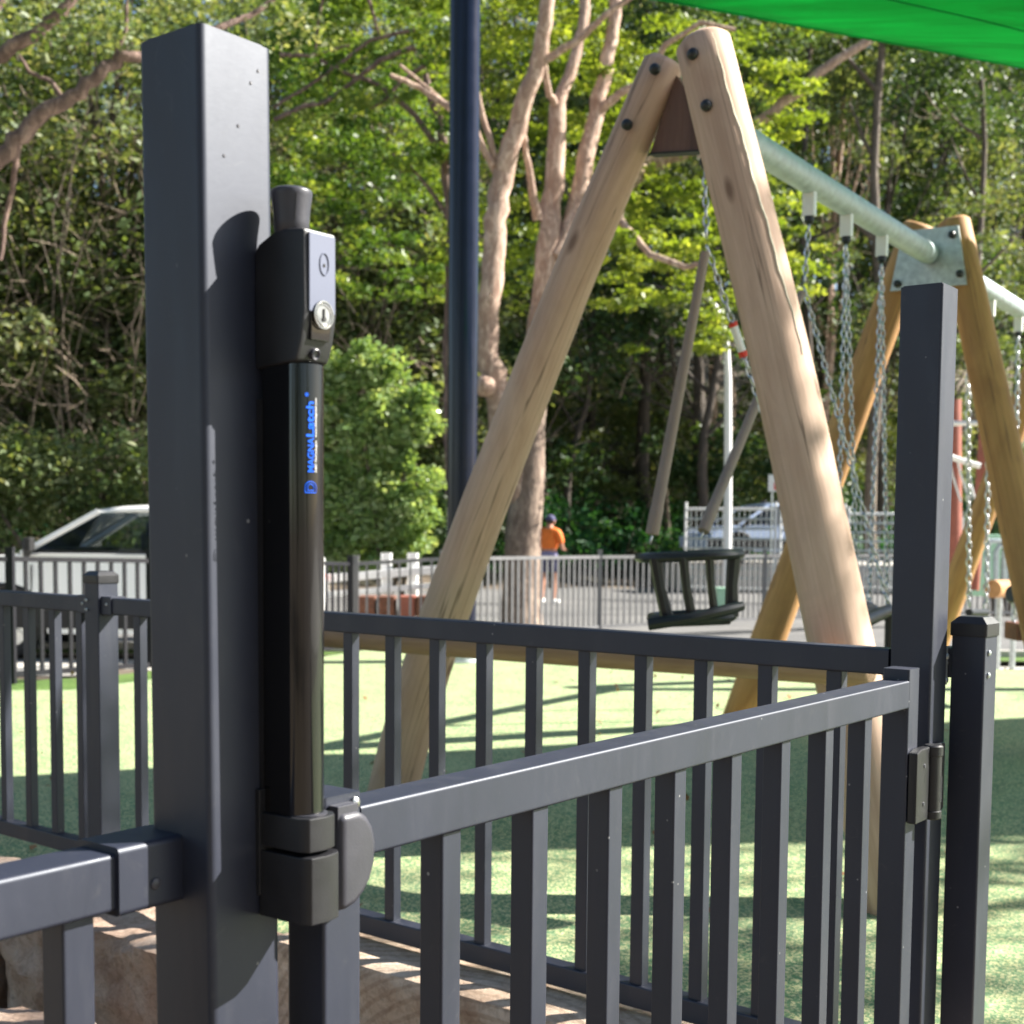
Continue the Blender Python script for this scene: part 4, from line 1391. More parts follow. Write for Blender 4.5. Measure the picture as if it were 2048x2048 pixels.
# ------------------------------------------------------------------ cars
def car(name, label, loc, rz, L, W, H, body, hood=1.1, belt=1.02, wheel_r=0.36):
    """x forward; built in local space then turned"""
    t = thing(name, loc, label, 'car')
    t.rotation_euler = (0, 0, rz)
    o0 = V((0, 0, 0))

    def bld(m, nm, mat, par, **kw):
        me_off = wloc(par)
        m.v = [(a + me_off.x, b + me_off.y, c + me_off.z) for a, b, c in m.v]
        return m.build(nm, mat, par, **kw)
    hl = L / 2
    hb = belt + 0.07
    prof = [(-hl, 0.42), (-hl - 0.02, 0.75), (-hl + 0.02, belt), (-hl + 0.3, hb), (hl - hood - 0.2, hb), (hl - hood * 0.6, hb - 0.05), (hl - 0.22, hb - 0.16), (hl - 0.05, hb - 0.32), (hl, 0.62), (hl - 0.02, 0.36)]
    wx = (hl - 0.82, -hl + 0.85)
    low = []
    for x0 in wx:
        arc = []
        for k in range(9):
            a = R_(180 * k / 8)
            arc.append((x0 + math.cos(a) * (wheel_r + 0.07), 0.30 + max(0.0, math.sin(a)) * (wheel_r + 0.10)))
        low += [(x0 + wheel_r + 0.07, 0.28)] + arc + [(x0 - wheel_r - 0.07, 0.28)]
    prof2 = prof + low
    # section widths: pull the top and bottom of the body in a little
    m = MB()
    n = len(prof2)
    ws = (0.0, 0.93, 1.0)
    layers = [(-W / 2, 0.985), (-W / 2 + 0.05, 1.0), (W / 2 - 0.05, 1.0), (W / 2, 0.985)]
    vs = []
    for y, sc in layers:
        for x, z in prof2:
            yy = y
            if z > 0.8: yy = y * (1 - 0.04 * (z - 0.8) / 0.3)
            vs.append((x * sc, yy, 0.3 + (z - 0.3) * (sc if z > 0.5 else 1)))
    fs = [tuple(range(n)), tuple(reversed(range(3 * n, 4 * n)))]
    for q in range(3):
        for i in range(n):
            j = (i + 1) % n
            fs.append((q * n + i, q * n + j, (q + 1) * n + j, (q + 1) * n + i))
    m.add(vs, fs)
    bld(m, 'body', body, t, smooth=40, bevel=0.012)
    # roof and pillars
    xa, xr = hl - hood - 0.05, -hl + 0.25
    xf, xb = hl - hood - 0.85, -hl + 0.55
    yb, yt = W / 2 * 0.94, W / 2 * 0.76
    m = MB()
    pts = []
    rows = 7
    vs, fs = [], []
    for i in range(rows + 1):
        x = xf + 0.05 + (xb - xf - 0.1) * i / rows
        zc = H - 0.03 - 0.09 * (abs(i / rows - 0.42) / 0.58) ** 2.2
        for j in range(7):
            y = -yt + 2 * yt * j / 6
            vs.append((x, y, zc - 0.05 * (abs(j - 3) / 3) ** 3))
    for i in range(rows):
        for j in range(6):
            a = i * 7 + j
            fs.append((a, a + 1, a + 8, a + 7))
    m.add(vs, fs)
    rf_ = bld(m, 'roof', body, t, smooth=60)
    md = rf_.modifiers.new('thickness', 'SOLIDIFY'); md.thickness = 0.05; md.offset = 0
    zt = H - 0.10
    for sy in (-1, 1):
        for nm, a, b, r in (('pillar', (xa, yb * sy, hb - 0.02), (xf, yt * sy, zt), 0.035), ('pillar', ((xf + xb) / 2, yb * sy, hb - 0.02), ((xf + xb) / 2 - 0.02, yt * sy, zt), 0.04), ('pillar', (xr, yb * sy, hb - 0.03), (xb, yt * sy, zt - 0.01), 0.07)):
            m = MB(); m.tube([V(a), V(b)], r, 8); bld(m, nm, body if nm == 'pillar' and abs(a[0]) > 0.5 else M['black'], t)
        m = MB(); m.add([(xa - 0.03, yb * sy, hb), (xr + 0.05, yb * sy, hb), (xb + 0.02, yt * sy, zt - .01), (xf - 0.02, yt * sy, zt - .01)], [(0, 1, 2, 3)])
        bld(m, 'side_glass', M['glass'], t, smooth=0)
        m = MB(); m.tube([V((xa - 0.05, (yb + 0.01) * sy, hb - 0.06)), V((xa - 0.15, (yb + 0.18) * sy, hb + 0.06)), V((xa - 0.15, (yb + 0.18) * sy, hb + 0.16))], [0.03, 0.07, 0.06], 8, dome=0.01)
        bld(m, 'mirror', M['black'], t)
        m = MB(); m.box((hl - 0.07, sy * (W / 2 - 0.28), hb - 0.36), (0.10, 0.34, 0.16)); bld(m, 'headlight', M['glass'], t, bevel=0.02)
        m = MB(); m.box((-hl + 0.03, sy * (W / 2 - 0.20), hb - 0.36), (0.08, 0.16, 0.20)); bld(m, 'tail_light', M['red'], t, bevel=0.02)
    m = MB(); m.add([(xa + 0.02, -yb, hb), (xa + 0.02, yb, hb), (xf + 0.02, yt, zt), (xf + 0.02, -yt, zt)], [(0, 1, 2, 3)]); bld(m, 'windscreen', M['glass'], t, smooth=0)
    m = MB(); m.add([(xr - 0.02, -yb, hb), (xr - 0.02, yb, hb), (xb - 0.02, yt, zt), (xb - 0.02, -yt, zt)], [(0, 1, 2, 3)]); bld(m, 'rear_glass', M['glass'], t, smooth=0)
    for sy in (-1, 1):
        yd = W / 2 * 0.985 + 0.004
        m = MB()
        for xx in (xa - 0.12, (xf + xb) / 2 - 0.02, xr + 0.38):
            m.box((xx, sy * yd, 0.72), (0.012, 0.02, 0.62))
        m.box(((xa + xr) / 2 + 0.1, sy * yd, 0.43), (xa - xr - 0.6, 0.02, 0.012))
        bld(m, 'panel_gap', M['black'], t)
        m = MB(); m.box((0, sy * (yd + 0.006), 0.46), (L * 0.985, 0.03, 0.24)); bld(m, 'sill_cladding', M['black'], t, bevel=0.01)
        m = MB()
        for xx in ((xf + xb) / 2 + 0.16, xr + 0.56):
            m.box((xx, sy * (yd + 0.02), hb - 0.16), (0.17, 0.03, 0.03))
        bld(m, 'door_handle', M['alloy'], t, bevel=0.008)
        m = MB(); m.box(((xa + xr) / 2, sy * (yd + 0.004), hb + 0.005), (xa - xr - 0.1, 0.02, 0.025)); bld(m, 'window_trim', M['black'], t)
        for x0 in wx:
            m = MB(); m.tube([V((x0 + math.cos(R_(a)) * (wheel_r + 0.09), sy * (W / 2 - 0.02), 0.34 + math.sin(R_(a)) * (wheel_r + 0.08))) for a in range(0, 181, 20)], 0.035, 6)
            bld(m, 'arch_trim', M['black'], t)
    m = MB(); m.box((0, 0, 0.52), (L * 0.72, W * 0.86, 0.42)); bld(m, 'underbody', M['black'], t)
    for x in ((xf + xb) / 2 + 0.35, (xf + xb) / 2 - 0.65):
        for y in (-0.38, 0.38):
            m = MB(); m.box((x, y, 1.08), (0.16, 0.46, 0.62)); m.box((x, y, 1.44), (0.10, 0.24, 0.16)); bld(m, 'seat', M['black'], t, bevel=0.03)
    m = MB(); m.box((xa - 0.28, 0, hb - 0.02), (0.5, W * 0.84, 0.12)); bld(m, 'dashboard', M['black'], t, bevel=0.03)
    for x in wx:
        for sy in (-1, 1):
            m = MB(); m.lathe((x, sy * (W / 2 - 0.24), wheel_r), (0, sy, 0), [(0, wheel_r - 0.04), (0.02, wheel_r), (0.20, wheel_r), (0.225, wheel_r - 0.05), (0.20, wheel_r - 0.11)], 24)
            w_ = bld(m, 'wheel', M['tyre'], t)
            m = MB(); m.lathe((x, sy * (W / 2 - 0.045), wheel_r), (0, sy, 0), [(0, wheel_r - 0.11), (0.02, wheel_r - 0.12), (0.012, 0.07), (0.03, 0.05)], 20)
            for k in range(5):
                a = R_(72 * k)
                m.box((x + math.cos(a) * 0.13, sy * (W / 2 - 0.022), wheel_r + math.sin(a) * 0.13), (0.19, 0.02, 0.045), (V((math.cos(a), 0, math.sin(a))), V((0, 1, 0)), V((-math.sin(a), 0, math.cos(a)))))
            bld(m, 'rim', M['alloy'], w_)
    return t


cp = atz(300, 1322, -0.52)
car('parked_car', 'white four wheel drive parked behind the fence, split by the tall post', V((cp.x - 0.32, 15.6, ground_h(cp.x, 15.6) + 0.02)), R_(178), 4.05, 1.88, 1.72, M['carwhite'], hood=0.95, belt=1.10, wheel_r=0.39)
cp = at(1500, 1080, 33)
car('parked_car', 'pale blue hatchback behind the mesh fence panels', V((cp.x + 0.3, 33.0, 0.20)), R_(196), 3.7, 1.7, 1.46, M['carblue'], hood=0.8, belt=0.84, wheel_r=0.31)
# a small raised car park that the far car stands on
m = MB(); m.box((12, 35.2, -0.15), (16, 6.0, 0.66)); tag(m.build('car_park', M['concrete']), kind='structure')

# ------------------------------------------------------------------ person
def skin_body(name, verts, edges, radii, mat, parent, levels=2, root=0):
    me = bpy.data.meshes.new(name)
    base = wloc(parent)
    me.from_pydata([V(v) for v in verts], edges, [])
    o = bpy.data.objects.new(name, me)
    COL.objects.link(o); o.parent = parent
    me.materials.append(mat)
    sk = o.modifiers.new('skin', 'SKIN')
    sk.use_smooth_shade = True
    lay = me.skin_vertices[0].data if len(me.skin_vertices) else None
    if lay is None:
        return o
    for i, r in enumerate(radii):
        lay[i].radius = r if isinstance(r, tuple) else (r, r)
    lay[root].use_root = True
    sb = o.modifiers.new('sub', 'SUBSURF'); sb.levels = levels; sb.render_levels = levels
    return o


def chain_body(limbs):
    vs, es, rs_ = [], [], []
    names = {}
    for limb in limbs:
        prev = None
        for key, p, r in limb:
            if key in names and p is None:
                idx = names[key]
            else:
                vs.append(p); rs_.append(r); idx = len(vs) - 1
                if key: names[key] = idx
            if prev is not None: es.append((prev, idx))
            prev = idx
    return vs, es, rs_


pf_ = atz(1097, 1206, -0.50)
per = thing('person', V((pf_.x, pf_.y, -0.515)), 'person in orange work shirt, dark shorts and cap seen from behind beyond the fence', 'person')
per.rotation_euler = (0, 0, R_(-28))
# local: facing +y (away), x to the right
limbs = [
    [('pel', (0, 0, 0.95), (0.15, 0.11)), ('waist', (0, 0.0, 1.08), (0.15, 0.115)), ('chest', (0, 0.01, 1.30), (0.17, 0.12)), ('neckb', (0, 0.0, 1.46), (0.10, 0.08)), ('neck', (0, 0.02, 1.53), 0.058), ('head', (0, 0.05, 1.62), 0.082), ('crown', (0, 0.05, 1.70), 0.080)],
    [('neckb', None, 0), ('rsh', (0.19, 0.0, 1.42), 0.068), ('rel', (0.27, 0.02, 1.14), 0.046), ('rwr', (0.20, 0.24, 1.08), 0.030), ('rpalm', (0.18, 0.31, 1.09), (0.036, 0.018))],
    [('neckb', None, 0), ('lsh', (-0.19, 0.0, 1.42), 0.068), ('lel', (-0.27, 0.03, 1.14), 0.046), ('lwr', (-0.16, 0.25, 1.10), 0.030), ('lpalm', (-0.13, 0.32, 1.12), (0.036, 0.018))],
    [('pel', None, 0), ('rhip', (0.10, 0, 0.88), 0.098), ('rkn', (0.12, 0.02, 0.50), 0.060), ('rcalf', (0.12, -0.01, 0.34), 0.058), ('rank', (0.12, -0.02, 0.09), 0.038), ('rtoe', (0.14, 0.15, 0.04), 0.036)],
    [('pel', None, 0), ('lhip', (-0.10, 0, 0.88), 0.098), ('lkn', (-0.13, 0.0, 0.50), 0.060), ('lcalf', (-0.13, -0.03, 0.34), 0.058), ('lank', (-0.13, -0.04, 0.09), 0.038), ('ltoe', (-0.16, 0.12, 0.04), 0.036)],
]
v_, e_, r_ = chain_body(limbs)
skin_body('body', v_, e_, r_, M['skin'], per)
for sg in (1, -1):
    px_, py_ = (0.18, 0.31) if sg == 1 else (-0.13, 0.32)
    pz_ = 1.09 if sg == 1 else 1.12
    fl = []
    for q, (dx, ln) in enumerate(((-0.027, 0.062), (-0.009, 0.072), (0.009, 0.068), (0.027, 0.052))):
        fl = [[(None, (px_ + dx, py_ + 0.01, pz_), 0.009), (None, (px_ + dx, py_ + 0.01 + ln * 0.6, pz_ - 0.012), 0.008), (None, (px_ + dx, py_ + ln * 0.9, pz_ - 0.04), 0.007)]]
        v_, e_, r_ = chain_body(fl); skin_body('finger', v_, e_, r_, M['skin'], per, 1)
    v_, e_, r_ = chain_body([[(None, (px_ - 0.03 * sg, py_ - 0.03, pz_), 0.010), (None, (px_ - 0.055 * sg, py_ + 0.01, pz_ - 0.01), 0.009), (None, (px_ - 0.055 * sg, py_ + 0.04, pz_ - 0.02), 0.008)]])
    skin_body('thumb', v_, e_, r_, M['skin'], per, 1)
v_, e_, r_ = chain_body([
    [('a', (0, 0, 1.06), (0.185, 0.14)), ('b', (0, 0.0, 1.15), (0.19, 0.145)), ('c', (0, 0.01, 1.31), (0.20, 0.15)), ('d', (0, 0, 1.45), (0.115, 0.095))],
    [('d', None, 0), ('e', (0.20, 0.0, 1.42), 0.088), ('f', (0.265, 0.02, 1.17), 0.072)],
    [('d', None, 0), ('g', (-0.20, 0.0, 1.42), 0.088), ('h', (-0.265, 0.03, 1.17), 0.072)]])
skin_body('shirt', v_, e_, r_, M['hivis'], per)
v_, e_, r_ = chain_body([[('a', (0, 0, 0.90), (0.185, 0.14)), ('b', (0, 0.0, 0.98), (0.192, 0.15)), ('c', (0, 0.0, 1.07), (0.197, 0.152))]])
skin_body('shirt_hem', v_, e_, r_, M['navy_lit'], per)
v_, e_, r_ = chain_body([[('a', (0, 0, 0.93), (0.165, 0.13)), ('b', (0.10, 0, 0.84), 0.118), ('c', (0.12, 0.01, 0.60), 0.10)], [('a', None, 0), ('d', (-0.10, 0, 0.84), 0.118), ('e', (-0.13, 0.0, 0.60), 0.10)]])
skin_body('shorts', v_, e_, r_, M['navy'], per)
pb = wloc(per)
m = MB(); m.lathe(pb + V((0, 0.045, 1.655)), UP, [(0, 0.098), (0.03, 0.100), (0.065, 0.092), (0.10, 0.060), (0.112, 0.02)], 18)
m.prism([pb + V((-0.07, 0.12, 1.665)), pb + V((-0.05, 0.215, 1.655)), pb + V((0.05, 0.215, 1.655)), pb + V((0.07, 0.12, 1.665))], (0, 0, 0.012))
m.build('cap', M['navy'], per)
m = MB(); m.lathe(pb + V((0, 0.035, 1.575)), UP, [(0, 0.055), (0.03, 0.082), (0.085, 0.093)], 16); m.build('hair', M['hair'], per)
for sx_ in (-0.088, 0.088):
    m = MB(); m.lathe(pb + V((sx_, 0.05, 1.63)), (1 if sx_ > 0 else -1, 0, 0), [(-0.01, 0.012), (0.004, 0.026), (0.010, 0.02)], 10); m.build('ear', M['skin'], per)
m = MB()
m.prism([pb + V((-0.014, 0.128, 1.60)), pb + V((0.014, 0.128, 1.60)), pb + V((0, 0.125, 1.645))], (0, 0.026, 0)); m.build('nose', M['skin'], per)
for sx_ in (-0.032, 0.032):
    m = MB(); m.lathe(pb + V((sx_, 0.120, 1.64)), (0, 1, 0), [(0, 0.012), (0.012, 0.009)], 8); m.build('eye', M['white'], per)
for x, y in ((0.13, 0.05), (-0.145, 0.03)):
    m = MB(); m.tube([pb + V((x, y - 0.10, 0.055)), pb + V((x, y, 0.06)), pb + V((x + 0.01, y + 0.13, 0.04))], [0.05, 0.055, 0.042], 10, dome=0.015)
    m.build('shoe', M['white'], per)


# ------------------------------------------------------------------ mesh panels, lamp post, barrier, bins and play things
def mesh_panel(px0, px1, ytop, ybot, d0, d1, label):
    a, b = at(px0, ytop, d0), at(px1, ytop, d1)
    hgt = (ybot - ytop) / FPX * (d0 + d1) / 2
    t = thing('mesh_fence_panel', V((a.x, a.y, a.z - hgt)), label, 'fence panel', 'temporary mesh fence panels')
    d = (b - a).normalized()
    for p in (a, b):
        m = MB(); m.tube([p - UP * hgt, p + UP * 0.15], 0.03, 8); m.build('upright', M['white'], t)
    for z in (0, hgt):
        m = MB(); m.tube([a - UP * z, b - UP * z], 0.03 if z == 0 else 0.02, 8); m.build('rail', M['white'], t)
    m = MB()
    L = (b - a).length
    for k in range(1, 8):
        m.tube([a - UP * hgt * k / 8, b - UP * hgt * k / 8], 0.024, 5)
    for k in range(1, int(L / 0.12)):
        q = a.lerp(b, k * 0.12 / L)
        m.tube([q, q - UP * hgt], 0.006, 4)
    m.build('mesh', M['zinc'], t)
    return t


mesh_panel(1372, 1552, 1018, 1175, 29.0, 28.0, 'pale mesh fence panel in front of the pale blue hatchback')
mesh_panel(1562, 1690, 1022, 1175, 28.0, 27.5, 'pale mesh fence panel seen behind the near right log leg')
mesh_panel(1698, 1830, 1028, 1175, 27.5, 27.2, 'pale mesh fence panel just left of the right tall post')
mesh_panel(1838, 1925, 1040, 1175, 27.0, 25.0, 'pale mesh fence panel just right of the right tall post')
# shed wall seen behind the panels
# lamp post
lp0 = atz(1454, 1130, ground_h(3.8, 24) if False else -0.50)
dl = 24.0
lb = at(1454, 1200, dl)
t = thing('street_lamp', V((lb.x, lb.y, -0.52)), 'slim white street lamp post curving left at its top', 'street lamp')
pts = [V((lb.x, lb.y, -0.52)), at(1456, 1000, dl), at(1456, 760, dl), at(1453, 690, dl), at(1444, 640, dl), at(1430, 610, dl), at(1408, 590, dl)]
m = MB(); m.tube(pts, [0.075, 0.07, 0.065, 0.055, 0.045, 0.035, 0.03], 14); m.build('mast', M['white'], t)
m = MB(); m.box(at(1398, 586, dl), (0.32, 0.14, 0.07)); m.build('lamp_head', M['white'], t, bevel=0.02)
# small sign by the trees
sg0 = at(1545, 966, 26)
t = thing('sign', V((sg0.x, sg0.y, -0.4)), 'small white and red sign on a pole beyond the near right log leg', 'sign')
m = MB(); m.box(sg0, (0.16, 0.02, 0.32)); m.build('panel', M['white'], t)
m = MB(); m.box(sg0 + V((0.06, -0.014, -0.06)), (0.06, 0.006, 0.14)); m.build('red_mark', M['red'], t)
m = MB(); m.tube([V((sg0.x, sg0.y + 0.03, -0.5)), sg0 + V((0, 0.03, 0.15))], 0.02, 8); m.build('pole', M['zinc'], t)
# white barrier by the road
wb = 16.4
t = thing('white_barrier', at(770, 1190, wb), 'low white post and rail barrier behind the fence left of the swing leg', 'barrier')
for px in (773, 826):
    a = at(px, 1106, wb); m = MB(); m.member(V((a.x, a.y, -0.5)), a, V((1, 0, 0)), 0.13, V((0, 1, 0)), 0.13, 0.03); m.build('post', M['white'], t)
a, b = at(640, 1158, wb - .1), at(905, 1137, wb - .1)
m = MB(); m.member(a, b, V((0, 1, 0)), 0.05, UP, 0.10, 0.01); m.build('rail', M['white'], t)
a, b = at(640, 1190, wb - .1), at(905, 1168, wb - .1)
m = MB(); m.member(a, b, V((0, 1, 0)), 0.05, UP, 0.07, 0.01); m.build('rail', M['white'], t)
for k, px in enumerate((736, 775, 815, 850)):
    a = at(px, 1212, 15.75)
    m = MB(); m.box(a, (0.19, 0.35, 0.24)); o = m.build('planter_box', M['orange'] if k != 2 else M['redpost'], smooth=30, bevel=0.01, origin=a)
    tag(o, ['terracotta planter box at the left end of its row behind the fence', 'second terracotta planter box from the left behind the fence', 'dull red planter box in the row behind the fence', 'terracotta planter box nearest the big swing leg'][k], 'planter', 'planters behind the fence')
# green utility box
a = at(1442, 1205, 18.0)
m = MB(); m.box(a, (0.13, 0.2, 0.36)); m.box(a + UP * 0.19, (0.15, 0.22, 0.02)); tag(m.build('utility_box', M['greenbox'], bevel=0.008, origin=a), 'small pale green box standing by the boundary fence', 'utility box')
# water play stand at right
dp = 13.5
a = at(1965, 1120, dp)
t = thing('play_stand', V((a.x, a.y, -0.4)), 'red play stand with white crossbar and drooping white prongs behind the right post', 'play equipment')
m = MB(); m.tube([at(1945, 1180, dp), at(1960, 1000, dp), at(1975, 780, dp)], [0.065, 0.06, 0.05], 12); m.build('red_pole', M['redpost'], t)
m = MB(); m.tube([at(1880, 847, dp), at(1977, 846, dp)], 0.026, 10); m.build('crossbar', M['white'], t)
m = MB(); m.tube([at(1885, 908, dp - .3), at(1925, 922, dp - .3), at(1960, 932, dp - .3)], 0.028, 10); cbb = m.build('prong_bar', M['white'], t)
for x0, x1 in ((1897, 1922), (1914, 1941), (1929, 1951)):
    m = MB(); m.tube([at(x0, 914, dp - .3), at(x0 + 8, 950, dp - .3), at(x1, 1004, dp - .35)], [0.013, 0.011, 0.011], 8); m.build('prong', M['white'], cbb)
m = MB(); m.tube([at(1905, 1190, dp + 2), at(1903, 800, dp + 2)], 0.11, 12)
tag(m.build('brown_post', M['redpost'], origin=at(1905, 1190, dp + 2)), 'thick brown upright post behind the red play stand', 'post')
# log bench with pale side and grey climbing hoops
a, b = at(1984, 1178, 12.6), at(2040, 1176, 13.6)
m = MB(); m.tube([a, b], 0.085, 18, wob=.03); t = thing('log_bench', V((a.x, a.y, -0.3)), 'sunlit log lying on short stands beyond the swings at right', 'bench')
m.build('log', M['log_orange'], t)
for q in (0.25, 0.8):
    p = a.lerp(b, q); m = MB(); m.tube([V((p.x, p.y, -0.4)), p], 0.03, 8); m.build('stand', M['zinc'], t)
t = thing('climbing_frame', at(2000, 1150, 14.5), 'grey hooped climbing frame beyond the log bench', 'play equipment')
for x0, x1, yt_ in ((1975, 2010, 1082), (1992, 2022, 1092)):
    m = MB(); m.tube([at(x0, 1190, 14.5), at(x0, yt_ + 12, 14.5), at(x0 + 6, yt_, 14.5), at(x1 - 6, yt_, 14.5), at(x1, yt_ + 12, 14.5), at(x1, 1190, 14.5)], 0.03, 10); m.build('hoop', M['zinc_pipe'], t)
m = MB(); m.box(at(1965, 1130, 15.5), (0.32, 0.3, 0.7)); tag(m.build('shed_box', M['greenbox'], bevel=0.02, origin=at(1965, 1130, 15.5)), 'pale green cabinet behind the grey climbing hoops', 'cabinet')
# power cable
m = MB(); m.tube([at(1100 + k * 60, 538 + k * 10 + 2 * math.sin(k), 30 - k * 0.0) for k in range(6)], 0.012, 5)
tag(m.build('power_cable', M['black'], origin=at(1100, 538, 30)), 'thin dark cable crossing behind the left log leg', 'cable')

# ------------------------------------------------------------------ foliage
NP = np.random.default_rng(11)


def leaf_object(name, C, S, T, mat, parent=None, loc=None, up=0.5, aspect=0.5, droop=0.0):
    N = len(C)
    a = NP.normal(size=(N, 3)); a[:, 2] = a[:, 2] * 0.6 - droop
    a /= np.linalg.norm(a, axis=1)[:, None]
    n = NP.normal(size=(N, 3)); n[:, 2] += up
    n -= a * (n * a).sum(1)[:, None]
    n /= np.linalg.norm(n, axis=1)[:, None]
    b = np.cross(n, a)
    s = S[:, None]
    P = np.empty((N, 4, 3))
    P[:, 0] = C - a * s * 0.5
    P[:, 1] = C + b * s * aspect * 0.5 + n * s * 0.08 + a * s * 0.05
    P[:, 2] = C + a * s * 0.5 - n * s * 0.05
    P[:, 3] = C - b * s * aspect * 0.5 + n * s * 0.08 + a * s * 0.05
    me = bpy.data.meshes.new(name)
    me.vertices.add(N * 4); me.loops.add(N * 4); me.polygons.add(N)
    me.vertices.foreach_set('co', P.astype(np.float32).ravel())
    me.loops.foreach_set('vertex_index', np.arange(N * 4, dtype=np.int32))
    me.polygons.foreach_set('loop_start', np.arange(0, N * 4, 4, dtype=np.int32))
    me.update(calc_edges=True)
    at_ = me.attributes.new('tint', 'FLOAT', 'POINT')
    at_.data.foreach_set('value', np.repeat(T, 4).astype(np.float32))
    me.materials.append(mat)
    o = bpy.data.objects.new(name, me)
    COL.objects.link(o)
    if parent is not None: o.parent = parent
    if loc is not None: o.location = loc
    return o


def clumps(centers, radii, per, size, flat=0.6, shell=0.45):
    Cs, Ts = [], []
    for c, r in zip(centers, radii):
        k = max(8, int(per * NP.uniform(0.7, 1.3)))
        d = NP.normal(size=(k, 3)); d /= np.linalg.norm(d, axis=1)[:, None]
        rr = r * (shell + (1 - shell) * NP.random(k) ** 0.6) * NP.uniform(0.75, 1.15, k)
        p = d * rr[:, None]; p[:, 2] *= flat
        Cs.append(p + np.array(c))
        Ts.append(np.clip(NP.uniform(0, 1) * 0.62 + NP.beta(1.2, 2.2, k) * 0.6, 0, 1))
    C = np.concatenate(Cs); T = np.concatenate(Ts)
    S = np.clip(NP.lognormal(-0.08, 0.32, len(C)), 0.4, 2.0) * size
    return C, S, T


def make_tree(kind, h, cr, cb, nclump, per, leaf, lm, bm_, tr=0.16, twist=0.5):
    """returns trunk MB and crown arrays in local space (base at origin)"""
    rnd = random.Random(kind * 77 + 5)
    m = MB()
    lean = V((rnd.uniform(-1, 1), rnd.uniform(-1, 1), 0)) * twist
    pts = [V((0, 0, -0.3))]
    for k in range(1, 8):
        t = k / 7
        pts.append(V((lean.x * t * t + rnd.uniform(-.12, .12), lean.y * t * t + rnd.uniform(-.12, .12), h * 0.82 * t)))
    m.tube(pts, [tr * (1 - 0.8 * k / 7) for k in range(8)], 9, wob=0.08, seed=kind)
    cen, rad_ = [], []
    for i in range(nclump):
        a = rnd.uniform(0, 2 * math.pi)
        zz = cb + (1 - cb) * rnd.random() ** 0.85
        prof = math.sin(math.pi * min(1, max(0.08, (zz - cb) / (1 - cb) * 0.8 + 0.16))) ** 0.6
        rr = cr * prof * rnd.uniform(0.35, 1.0)
        c = V((lean.x * zz + math.cos(a) * rr, lean.y * zz + math.sin(a) * rr, h * zz))
        cen.append(tuple(c)); rad_.append(cr * rnd.uniform(0.20, 0.42))
        if i % 2 == 0:
            b0 = pts[min(7, max(2, int(zz * 6.0)))]
            mid = b0.lerp(c, 0.5) + V((rnd.uniform(-.3, .3), rnd.uniform(-.3, .3), rnd.uniform(-.2, .4)))
            m.tube([b0, mid, c], [tr * 0.22, tr * 0.13, tr * 0.05], 5, cap=False)
    return m, clumps(cen, rad_, per, leaf)


VARS = []
specs = [  # h, crown radius, crown base, clumps, leaves each, leaf size, leaf mat, bark mat
    (15, 3.6, 0.12, 54, 200, 0.20, 'leaf_far', 'bark_dark'),
    (13, 3.2, 0.10, 50, 190, 0.19, 'leaf_far', 'twig'),
    (17, 3.8, 0.25, 50, 190, 0.20, 'leaf_dark', 'bark_dark'),
    (12, 3.4, 0.12, 44, 180, 0.19, 'leaf_dark', 'twig'),
    (18, 3.4, 0.45, 36, 180, 0.20, 'leaf_far', 'bark_pale'),
    (9, 3.0, 0.05, 40, 170, 0.17, 'leaf_far', 'twig'),
]
for i, sp2 in enumerate(specs):
    mt, cr_ = make_tree(i + 1, *sp2[:5], sp2[5], None, None, tr=0.17 + 0.02 * (i % 3))
    VARS.append((mt, cr_, sp2))
proto = []


def place_tree(vi, x, y, s, rz, label, group, zoff=0.0):
    t = thing('tree', V((x, y, ground_h(x, y) - 0.1 + zoff)), label, 'tree', group)
    t.rotation_euler = (0, 0, rz); t.scale = (s, s, s)
    while len(proto) <= vi: proto.append(None)
    if proto[vi] is None:
        mt, cr_, sp2 = VARS[vi]
        base = wloc(t)
        m2 = MB(); m2.v = [(a + base.x, b + base.y, c + base.z) for a, b, c in mt.v]; m2.f = mt.f; m2.g = mt.g
        tr_ = m2.build('trunk', M[sp2[7]], t, smooth=60)
        cw = leaf_object('crown', cr_[0], cr_[1], cr_[2], M[sp2[6]], t)
        proto[vi] = (tr_, cw)
    else:
        for src_, nm in zip(proto[vi], ('trunk', 'crown')):
            c = src_.copy(); COL.objects.link(c); c.parent = t
    return t


rnd = random.Random(42)
cnt = 0
for row, (y0, dx) in enumerate(((37.0, 3.5), (40.5, 3.6), (44.5, 3.8), (50, 4.2), (57, 4.8), (65, 5.2))):
    half = y0 * 0.40 + 4
    x = -half
    while x < half:
        xx = x + rnd.uniform(-1.2, 1.2); yy = y0 + xx * 0.42 + rnd.uniform(-1.8, 1.8)
        right_side = xx > 1.5
        if right_side:
            vi = rnd.choice((2, 2, 3, 4, 0))
        else:
            vi = rnd.choice((0, 1, 1, 5, 0, 3))
        s = rnd.uniform(0.85, 1.2)
        if row == 0: s *= 0.92
        place_tree(vi, xx, yy, s, rnd.uniform(0, 6.28), 'leafy tree of the hillside wood beyond the road', 'trees of the hillside wood')
        cnt += 1
        x += dx * rnd.uniform(0.8, 1.15)

